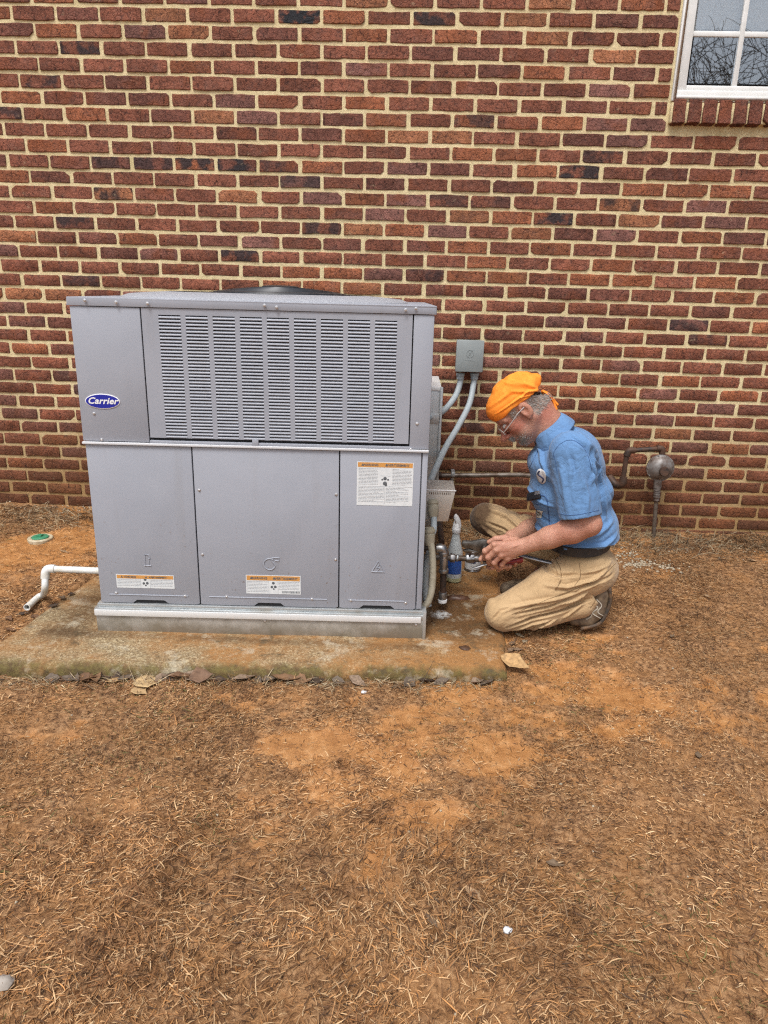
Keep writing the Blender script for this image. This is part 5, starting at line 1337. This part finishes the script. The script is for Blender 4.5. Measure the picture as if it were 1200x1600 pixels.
# buttons down the front
for (x, y) in ((824, 755), (822, 786), (826, 812), (827, 836)):
    h = hit(x, y, bvS, .001)
    if h: m = MB(); m.lathe([(.001, -.001), (.005, -.001), (.0055, .001), (.004, .002), (.001, .0016)], tuple(h[0]), tuple(h[1]), n=12); m.build('button', M_seam, shirt)
# collar
def ring3(c, rx, ry, tilt, lift):
    out = []
    for i in range(41):
        a = math.radians(-158+316*i/40)                 # 0 = nape, +-158 = open front
        l = math.sin(a)*ry; f = -math.cos(a)*rx
        out.append(c+tilt[0]*f+np.array([0, -1., 0])*l+tilt[1]*lift(a))
    return out
tf = np.array([-.80, 0, -.60]); tu = np.array([-.60, 0, .80])
cN = Wy(858, 668, ys)
top = ring3(cN, .064, .066, (tf, tu), lambda a: .018+.006*math.cos(a))
mid = ring3(cN, .074, .078, (tf, tu), lambda a: .016)
bot = ring3(cN, .094, .110, (tf, tu), lambda a: -.034-.040*abs(math.sin(a*.5))**5)
vs = [tuple(p) for p in top+mid+bot]; fs = []
for k in range(2):
    for i in range(40): fs.append((k*41+i, k*41+i+1, (k+1)*41+i+1, (k+1)*41+i))
co_ = MB().add(vs, fs).build('collar', M_shirt, shirt, ang=70); md = co_.modifiers.new('thickness', 'SOLIDIFY'); md.thickness = .0025; md.offset = 0
sb_ = co_.modifiers.new('sub', 'SUBSURF'); sb_.levels = 1; sb_.render_levels = 1
set_val(co_.data, 'mud', np.zeros(len(co_.data.vertices)))

# ---- trousers
M_tan = cloth('tan_work_trousers', (.50, .345, .19), (.43, .29, .152))
s = SDF((2.08, -1.30, -.15), (2.86, -.64, .36), .004)
s.ell(Wy(917, 882, ys), (.120, .178, .095), .0, cut=(tuple(BC), tuple(BU))); s.cone(Wy(912, 892, -1.07), lerp(NHip, NKn, .45), .098, .084, .05); s.cone(lerp(NHip, NKn, .45), NKn, .084, .061, .02)
s.cone(NKn+np.array([0, 0, .0]), Wy(790, 962, -1.125), .060, .060, .02)
s.chain([Wy(790, 962, -1.125), Wy(850, 958, -1.12), Wy(908, 945, -1.105)], [.060, .056, .050], .012)
s.cone(Wy(908, 945, -1.105), Wy(928, 925, -1.10), .046, .044, .012, cut=(tuple(Wy(926, 930, -1.1)), (.75, 0, .66)))
s.chain([Wy(905, 876, -.87), lerp(FHip, FKn, .5), FKn], [.098, .082, .064], .04)
s.chain([FKn, lerp(FKn, FAn, .5), lerp(FKn, FAn, .93)], [.063, .060, .052], .015)
V, F = s.mesh(2); N = vnorm(V, F)
V = V+N*(.006*(fbm(V[:, 0]*11+V[:, 1]*5, V[:, 2]*9, 22, 3)-.5))[:, None]
yL, yF_ = -1.16, -.80
V = strokes(V, N, [
    ([(792, 976), (830, 962), (880, 952), (925, 938)], yL, .008, -.009), ([(800, 985), (830, 972), (860, 966)], yL, .006, .005), ([(815, 988), (835, 975), (850, 972)], yL, .0055, -.006), ([(828, 988), (842, 977), (870, 966)], yL, .0055, .005),
    ([(780, 950), (830, 938), (890, 925), (930, 912)], yL, .010, .005), ([(805, 955), (850, 945), (905, 928)], yL, .008, -.006), ([(850, 912), (885, 915), (925, 905), (955, 890)], yL, .009, .006), ([(860, 930), (900, 922), (935, 905)], yL, .008, -.006),
    ([(845, 893), (875, 900), (905, 897)], yL, .008, -.0045), ([(870, 940), (900, 935), (918, 925)], yL, .006, .006), ([(762, 950), (775, 935), (795, 925)], yL, .010, .004), ([(768, 965), (780, 950), (800, 945)], yL, .007, -.003),
    ([(856, 868), (872, 885), (874, 905), (862, 920)], yL, .005, .004), ([(880, 985-20), (895, 955), (912, 945)], yL, .007, .005), ([(900, 890), (930, 885), (960, 880)], -1.12, .008, .004), ([(905, 905), (935, 900), (958, 895)], -1.12, .008, -.004),
    ([(765, 795), (790, 803), (815, 822)], yF_, .009, .006), ([(775, 790), (805, 800), (830, 815)], yF_, .009, -.005), ([(752, 820), (775, 835), (795, 842)], yF_, .008, .007), ([(755, 832), (775, 848), (800, 855)], yF_, .008, -.007), ([(760, 812), (785, 820), (806, 835)], yF_, .007, -.006)])
trous = from_np('trousers', V, F, M_tan, person)
fk = np.min([np.linalg.norm(V-Wy(x_, y_, -.80), axis=1) for x_, y_ in ((738, 800), (737, 815), (740, 830), (745, 845), (752, 860), (760, 872), (770, 884))], axis=0)
fm = np.exp(-(fk/.068)**2)*2.0*(V[:, 1] > -.95)
fm = np.maximum(fm, .55*np.exp(-(np.linalg.norm((V-Wy(775, 985, -1.13)), axis=1)/.035)**2)); fm = np.maximum(fm, (V[:, 1] > -.95)*sstep(.12, .02, V[:, 2])*.8)
set_val(trous.data, 'mud', np.clip(fm, 0, 1))
bvT = BVHTree.FromPolygons([tuple(v) for v in V], [tuple(f) for f in F.tolist()])
M_seamT = simple('tan_stitching', (.20, .125, .06), rough=.9)
for L in ([(868, 872), (876, 890), (876, 908), (868, 920)], [(962, 880), (940, 900), (905, 918), (860, 935), (800, 960)], [(905, 880), (907, 900), (898, 915)], [(926, 928), (930, 938), (922, 950)]):
    drape_line(L, bvT, .0012, 'seam', M_seamT, trous)
# belt
M_belt = simple('black_leather_belt', (.018, .017, .018), (.03, .028, .028), 40, rough=.45)
ctr = Wy(917, 864, -1.15)+np.array([0, .18, 0]); ax_u = np.array([-.10, 0, .995]); ax_f = np.array([.995, 0, .10]); vs = []; fs = []
for i in range(64):
    a = 2*math.pi*i/64; r = (1+.0)
    for (dr, dz) in ((0, -.019), (.004, -.017), (.004, .017), (0, .019)):
        vs.append(tuple(ctr+ax_f*(.124+dr)*math.cos(a)+np.array([0, 1, 0])*(.181+dr)*math.sin(a)+ax_u*dz))
for i in range(64):
    for j in range(3): fs.append((i*4+j, ((i+1) % 64)*4+j, ((i+1) % 64)*4+j+1, i*4+j+1))
MB().add(vs, fs).build('belt', M_belt, person)
# ---- shoes
t = NT('grey_brown_shoe'); n_ = t.noise(40, 5); t.bump(n_, .4, .003); M_shoe = t.set(t.mix(t.mr(n_, .35, .65), (.20, .145, .09), (.085, .055, .035)), .7)
M_sole = simple('muddy_rubber_sole', (.045, .037, .030), (.15, .085, .042), 50, rough=.75, bump=.4)
M_mark = simple('pale_shoe_trim', (.42, .38, .31), rough=.6)
def shoe(P, r, name, sole_dir):
    s = SDF(np.min(P, 0)-.09, np.max(P, 0)+.09, .003); s.chain(P, r, .02)
    V, F = s.mesh(2); return from_np(name, V, F, M_shoe, person)
sh1 = shoe(np.array([Wy(941, 926, -1.095), Wy(931, 952, -1.095), Wy(918, 966, -1.095), Wy(898, 968, -1.10)]), [.036, .037, .031, .024], 'shoe', 0)
m = MB(); PS = [Wy(950, 914, -1.095), Wy(951, 935, -1.095), Wy(943, 957, -1.095), Wy(932, 970, -1.095), Wy(906, 977, -1.095)]
for i in range(len(PS)-1): pass
PSb = bez([tuple(p) for p in PS], 6); vs = []; fs = []
for p in PSb:
    p = np.array(p)
    for dy in (-.037, -.028, .028, .037): vs.append((p[0]-(.004 if abs(dy) > .035 else 0), p[1]+dy, p[2]))
for i in range(len(PSb)-1):
    for j in range(3): fs.append((i*4+j, i*4+j+1, (i+1)*4+j+1, (i+1)*4+j))
so = MB().add(vs, fs).build('sole', M_sole, sh1); md = so.modifiers.new('thickness', 'SOLIDIFY'); md.thickness = .012; md.offset = 0
bvH = BVHTree.FromPolygons([tuple(v.co) for v in sh1.data.vertices], [tuple(p.vertices) for p in sh1.data.polygons])
for L in ([(926, 942), (934, 950), (926, 958), (938, 966)], [(932, 936), (940, 946), (934, 956), (942, 962)], [(918, 952), (924, 962), (916, 968)]):
    drape_line(L, bvH, .0022, 'side_stripe', M_mark, sh1, off=.0006)
zg = float(ground_h(np.array([FAn[0]]), np.array([FAn[1]]))[0])
fz = max(zg, SLAB_Z if in_poly(FAn[:1], FAn[1:2], SLAB)[0] else -9)+.03
sh2 = shoe(np.array([(FAn[0]+.03, FAn[1], fz+.012), (FAn[0]-.06, FAn[1], fz+.010), (FAn[0]-.17, FAn[1]-.01, fz), (FAn[0]-.215, FAn[1]-.01, fz-.004)]), [.040, .042, .037, .030], 'shoe', 0)
m = MB(); m.tube([(FAn[0]+.05, FAn[1], fz-.026), (FAn[0]-.08, FAn[1], fz-.027), (FAn[0]-.225, FAn[1]-.01, fz-.024)], [.040, .042, .034], 14, flat=.28); m.build('sole', M_sole, sh2)

# ------------------------------------------------------------------ phone in the shirt pocket
h = hit(836, 772, bvS, .004)
M_phone = simple('black_phone', (.012, .012, .014), rough=.2); M_chr = simple('phone_chrome', (.55, .55, .56), rough=.2, metal=.9)
if h:
    n = h[1]; xax = Vector((Wy(850, 776, h[0].y)-Wy(824, 769, h[0].y)).tolist()).normalized(); xax = (xax-n*xax.dot(n)).normalized(); zax = xax.cross(n)
    if zax.z < 0: zax = -zax
    Rm = Matrix((xax, n, zax)).transposed().to_4x4(); Rm.translation = h[0]-zax*.008
    m = MB(); m.box(-.033, .033, -.006, .006, -.020, .016); o = m.build('phone', M_phone, bevel=.004); o.matrix_world = Rm
    tag(o, 'black phone with bright corner sticking out of the shirt pocket', 'phone')
    m = MB(); m.box(.006, .030, .0055, .0075, -.004, .012); c2_ = m.build('camera_plate', M_chr, None, bevel=.001); c2_.parent = o
# ------------------------------------------------------------------ tools in the hands
M_tool = simple('dark_forged_steel', (.10, .095, .085), (.19, .18, .165), 40, rough=.32, metal=.85, rough2=.5)
yt = -1.075
aw = empty('adjustable_wrench', tuple(Wy(795, 865, yt))); tag(aw, 'adjustable wrench with dark jaws and bright handle held in both hands', 'wrench')
m = MB(); P = bez([Wy(760, 855, yt), Wy(790, 862, yt), Wy(822, 870, yt), Wy(848, 876.5, yt), Wy(861, 879.5, yt)], 4); m.tube([tuple(p) for p in P], .0118, 14, flat=.62); m.build('handle', M_steel, aw)
hd = [(769, 847), (768, 864), (752, 864), (742, 861), (735, 857), (728, 857.5), (723, 856), (721, 850), (724, 846), (736, 846.5), (745, 845), (755, 843)]
m = MB(); m.prism([tuple(Wy(x, y, yt-.010)) for x, y in hd], (0, .020, 0)); m.build('fixed_jaw', M_tool, aw, bevel=.004)
hd = [(752, 864), (744, 864), (733, 863), (727, 864), (724, 860), (733, 858.5), (744, 861), (752, 862)]
m = MB(); m.prism([tuple(Wy(x, y, yt-.008)) for x, y in hd], (0, .016, 0)); m.build('movable_jaw', M_tool, aw, bevel=.002)
m = MB(); q = Wy(757, 856, yt-.011); m.lathe([(.001, -.002), (.006, -.002), (.006, .024), (.001, .024)], tuple(q), (0, 1, 0), n=14); m.build('worm_screw', M_steel, aw)
pl = empty('pliers', tuple(Wy(790, 878, -1.085))); tag(pl, 'red handled pliers gripping under the adjustable wrench', 'pliers')
M_red = simple('red_vinyl_grip', (.26, .020, .028), (.20, .016, .022), 30, rough=.45)
for L, dy in (([(764, 879), (780, 879), (800, 877), (817, 874)], 0), ([(764, 883), (780, 884), (800, 880), (815, 876)], .022)):
    P = bez([Wy(x, y, -1.092+dy) for x, y in L], 5); m = MB(); m.tube([tuple(p) for p in P], [.0085+.0012*math.sin(i*.5) for i in range(len(P))], 12); m.build('grip', M_red, pl)
for L, dy in (([(768, 880), (757, 882), (748, 885), (738, 888)], 0), ([(768, 882), (756, 876), (746, 870), (737, 873)], .012)):
    P = bez([Wy(x, y, -1.088+dy) for x, y in L], 5); m = MB(); m.tube([tuple(p) for p in P], [.008]*(len(P)-4)+[.0075, .0068, .006, .005], 10, flat=.6); m.build('jaw', M_steel, pl)
m = MB(); q = Wy(757, 880, -1.10); m.lathe([(.001, 0), (.006, 0), (.006, .03), (.001, .03)], tuple(q), (0, 1, 0), n=12); m.build('pivot', M_tool, pl)
# ------------------------------------------------------------------ small things on the ground
t = NT('dead_leaf'); n_ = t.noise(60, 5, .7); lc = t.attr('col')
M_leaf = t.set(t.mix(t.mr(n_, .4, .7, 0, .6), lc, (.05, .03, .02)), .7, spec=.3); 
def leaf(px, py, L, W, az, curl, colr, label, group=None, z=None, lift=.004, roll=0.0):
    p = Wz(px, py, -.135 if z is None else z); gz = max(float(ground_h(p[:1], p[1:2])[0]), SLAB_Z if in_poly(p[:1], p[1:2], SLAB)[0] else -9)
    if group == 'dead leaves along the front of the pad' or lift > .01 or (group is None and py < 1100 and px < 300):
        ey = np.interp(p[0], [SLAB[0][0], SLAB[1][0]], [SLAB[0][1], SLAB[1][1]]); p[1] = min(p[1], ey-.012-.3*W) if px < 790 else p[1]; gz = float(ground_h(p[:1], p[1:2])[0])
    n = 9; m_ = 5; vs = []; fs = []; RL = random.Random(int(px*7+py))
    for i in range(n):
        u = i/(n-1); w = W*max(.04, math.sin(math.pi*min(.985, max(.02, u**.8))))**1.25*(1+.12*math.sin(u*17+px)); 
        for j in range(m_):
            v = j/(m_-1)-.5; x = (u-.5)*L; y = v*w; zz = curl*(abs(v)*2)**1.6*w*.8+curl*.5*L*(u-.5)**2*2+RL.uniform(-.0015, .0015)
            vs.append((x, y, zz))
    for i in range(n-1):
        for j in range(m_-1): fs.append((i*m_+j, (i+1)*m_+j, (i+1)*m_+j+1, i*m_+j+1))
    o = MB().add(vs, fs).build('dead_leaf', M_leaf, ang=80)
    set_col(o.data, 'col', np.tile(np.array(colr), (len(o.data.vertices), 1)))
    md = o.modifiers.new('thickness', 'SOLIDIFY'); md.thickness = .0008
    o.location = (p[0], p[1], gz+lift); o.rotation_euler = (roll, RL.uniform(-.15, .15), az)
    return tag(o, label, 'leaf', group)
TAN = (.50, .33, .16); BRN = (.16, .085, .045); GRY = (.175, .120, .075); DKB = (.06, .040, .028)
leaf(232, 1068, .105, .085, .3, .12, (.52, .36, .18), 'large curled pale tan leaf below the left of the pad')
leaf(218, 1080, .075, .050, -.5, .15, (.48, .32, .16), 'small pale tan leaf tucked under the larger tan leaf')
leaf(182, 1066, .080, .030, .15, .2, (.42, .26, .12), 'narrow tan leaf left of the large pale leaf')
leaf(804, 1054, .125, .060, -.75, .35, (.50, .31, .14), 'large orange tan leaf leaning on the right front corner of the pad', lift=.028, roll=.5)
leaf(322, 1052, .085, .060, .4, .3, (.20, .115, .07), 'curled dark brown leaf leaning on the middle of the mossy edge', lift=.016, roll=.5)
GRP = 'dead leaves along the front of the pad'
RLf = random.Random(21)
for i, (a, b) in enumerate([(95, 1048), (108, 1054), (128, 1050), (150, 1050), (168, 1056), (205, 1056), (248, 1056), (262, 1050), (276, 1056), (290, 1050), (300, 1060), (345, 1060), (368, 1055), (405, 1058), (425, 1062), (452, 1060), (470, 1066), (498, 1062), (530, 1062), (560, 1068), (640, 1066), (668, 1060), (690, 1066), (745, 1062), (760, 1056), (100, 1052), (118, 1048), (138, 1056), (160, 1050), (192, 1052), (255, 1052), (283, 1060), (310, 1050), (335, 1052), (355, 1050), (385, 1060), (415, 1055), (440, 1064), (485, 1058)]):
    leaf(a, b, RLf.uniform(.05, .09), RLf.uniform(.024, .044), RLf.uniform(-1.2, 1.2), RLf.uniform(.1, .5), RLf.choice([BRN, (.15, .115, .085), DKB, (.22, .12, .06), (.27, .19, .13)]),
         'small brown or grey dead leaf in the litter row along the pad front', GRP, lift=.006, roll=RLf.uniform(-.5, .6))
for i, (a, b, z_) in enumerate([(14, 965, -.1), (35, 958, -.1), (55, 962, -.1), (85, 950, -.09), (18, 985, -.11), (98, 938, -.09), (112, 928, -.08)]):
    leaf(a, b, RLf.uniform(.035, .06), RLf.uniform(.02, .03), RLf.uniform(-1, 1), .3, RLf.choice([GRY, BRN, DKB]), 'small dead leaf in the gap along the left side of the pad', 'dead leaves left of the pad', z=z_)
for i, (a, b) in enumerate([(800, 1010), (812, 1000), (808, 1020), (820, 1008), (798, 1022)]):
    leaf(a, b, RLf.uniform(.03, .05), .02, RLf.uniform(-1, 1), .4, RLf.choice([(.20, .13, .08), (.3, .24, .16), DKB]), 'small pale dead leaf beside the right edge of the pad', 'dead leaves right of the pad', z=-.12)
LOOSE = ['dry tan leaf on the lawn up and left of the white paper scrap', 'dry leaf on the dark wet lawn right of centre, near the right edge', 'dry leaf beside the gravel behind the kneeling worker', 'dry leaf in the grass between the gravel and the right edge',
         'dry leaf near the wall weeds at the far right', 'dry leaf touching the bottom left stone', 'dry leaf straight above the white paper scrap, right of it', 'dry leaf just below the round drain cleanout', 'dry leaf just right of the round drain cleanout',
         'dry leaf on the wet grass right of the kneeling worker', 'dry leaf on the lawn left of the white paper scrap']
for i, (a, b) in enumerate([(740, 1395), (1090, 1185), (960, 860), (1100, 960), (1170, 905), (12, 1545), (868, 1345), (70, 880), (100, 862), (1048, 1010), (675, 1440)]):
    leaf(a, b, RLf.uniform(.03, .055), RLf.uniform(.015, .03), RLf.uniform(-1.5, 1.5), .25, RLf.choice([(.34, .22, .12), GRY, (.42, .27, .15)]), LOOSE[i], 'loose leaves on the lawn', z=-.05 if b < 900 else -.14)
# white litter
M_lit = simple('white_scrap', (.72, .74, .76), (.60, .62, .66), 60, rough=.5)
for (a, b, s_, lab) in ((793, 1453, .011, 'small white paper scrap on the lower right of the lawn'), (568, 1087, .010, 'small white scrap on the clay in front of the pad'), (8, 1545, .02, 'pale grey stone at the bottom left of the lawn')):
    p = Wz(a, b, -.145); gz = float(ground_h(p[:1], p[1:2])[0]); m = MB(); m.ball((p[0], p[1], gz+s_*.45), s_, 9, 6, (1, .8, .6)); o = m.build('scrap' if 'scrap' in lab else 'stone', M_lit if 'scrap' in lab else simple('grey_stone', (.38, .34, .30), (.28, .24, .2), 40, rough=.8))
    for v in o.data.vertices: v.co += Vector((random.uniform(-1, 1), random.uniform(-1, 1), random.uniform(-1, 1)))*s_*.16
    tag(o, lab, 'litter' if 'scrap' in lab else 'stone')
p = Wz(726, 1013, SLAB_Z); m = MB(); m.ball((p[0], p[1], SLAB_Z+.002), .021, 14, 7, (1, .8, .32)); o = m.build('mud_clod', simple('wet_mud', (.095, .045, .022), (.06, .03, .016), 60, rough=.5, bump=.6))
for v in o.data.vertices: v.co += Vector((random.uniform(-1, 1), random.uniform(-1, 1), random.uniform(-.4, .4)))*.003
tag(o, 'dark brown mud clod on the orange stained corner of the pad', 'mud')
p = Wz(716, 935, SLAB_Z); m = MB(); m.ball((p[0], p[1], SLAB_Z), .052, 18, 8, (1, .42, .30)); o = m.build('mud_clod', simple('red_brown_mud', (.13, .055, .026), (.07, .032, .018), 50, rough=.45, bump=.6))
for v in o.data.vertices: v.co += Vector((random.uniform(-1, 1), random.uniform(-1, 1), random.uniform(-.4, .4)))*.003
tag(o, 'flat reddish mud lump on the wet concrete beside the drip leg', 'mud')
# gravel of old mortar right of the person
RG = np.random.default_rng(8); gV = []; gF = []; off = 0
ico = bmesh.new(); bmesh.ops.create_icosphere(ico, subdivisions=1, radius=1); iv = np.array([v.co[:] for v in ico.verts]); ico.verts.ensure_lookup_table(); itf = np.array([[v.index for v in f.verts] for f in ico.faces]); ico.free()
def pebbles(n, cx, cy, sx_, sy_, rmin, rmax):
    global off
    for _ in range(n):
        x = cx+RG.normal(0, sx_); y = cy+RG.normal(0, sy_); r = RG.uniform(rmin, rmax); z = float(ground_h(np.array([x]), np.array([y]))[0])
        gV.append(iv*RG.uniform(.7, 1.1, (len(iv), 1))*r*np.array([1, 1, .7])+np.array([x, y, z+r*.3])); gF.append(itf+off); off += len(iv)
pa = Wz(1005, 884, -.05); pebbles(150, pa[0], pa[1], .13, .028, .004, .011)
pa = Wz(930+50, 868, -.04); pebbles(40, pa[0], pa[1], .05, .03, .004, .009)
pa = Wz(1050, 800+60, -.03); pebbles(60, pa[0], pa[1], .3, .06, .003, .007); pa = Wz(1000, 1200, -.14); pebbles(120, pa[0], pa[1], .8, .5, .002, .005); pa = Wz(60, 800, -.01); pebbles(70, pa[0]+.1, -.06, .2, .04, .003, .008)
gr = from_np('gravel', np.concatenate(gV), np.concatenate(gF), simple('mortar_gravel', (.46, .40, .30), (.30, .24, .16), 50, rough=.9), sm=False); tag(gr, 'pale crumbled mortar and gravel strewn in the grass by the wall', 'gravel', kind='stuff')
# dead weeds along the foot of the wall
t = NT('dry_weeds'); M_weed = t.set(t.attr('col'), .75, spec=.25)
PAL = np.array([(.42, .33, .20), (.52, .42, .27), (.30, .21, .12), (.20, .13, .075), (.34, .24, .13), (.10, .07, .045)]); PALW = np.array([.25, .2, .2, .12, .15, .08])
def keep_weed(x, y): 
    k = np.exp(-((y+.16)/.14)**2)*np.where(x > 2.2, 1., np.where(x < .7, .8, .35))
    return np.where(in_poly(x, y, SLAB, .01), 0, k*(.4+1.0*fbm(x*5, y*5, 15, 3)))
blades(30000, (-.8, 5.0), (-.62, -.015), .03, .085, .0013, .0034, (.40, .42), 15, keep_weed, M_weed, 'dead_weeds', 'pale dry weeds and straw along the foot of the brick wall')
def keep_lit(x, y):
    a, b_ = SLAB[0], SLAB[1]; t_ = (x-a[0])/(b_[0]-a[0]); yy = a[1]+(b_[1]-a[1])*t_
    return np.where((t_ > -.05) & (t_ < 1.0), np.exp(-((y-yy+.035)/.03)**2), 0)*(y < yy-.004)
blades(9000, (.2, 2.4), (-1.75, -1.40), .02, .06, .0012, .003, (.35, .35), 16, keep_lit, M_weed, 'straw_litter', 'straw litter gathered along the front edge of the pad')
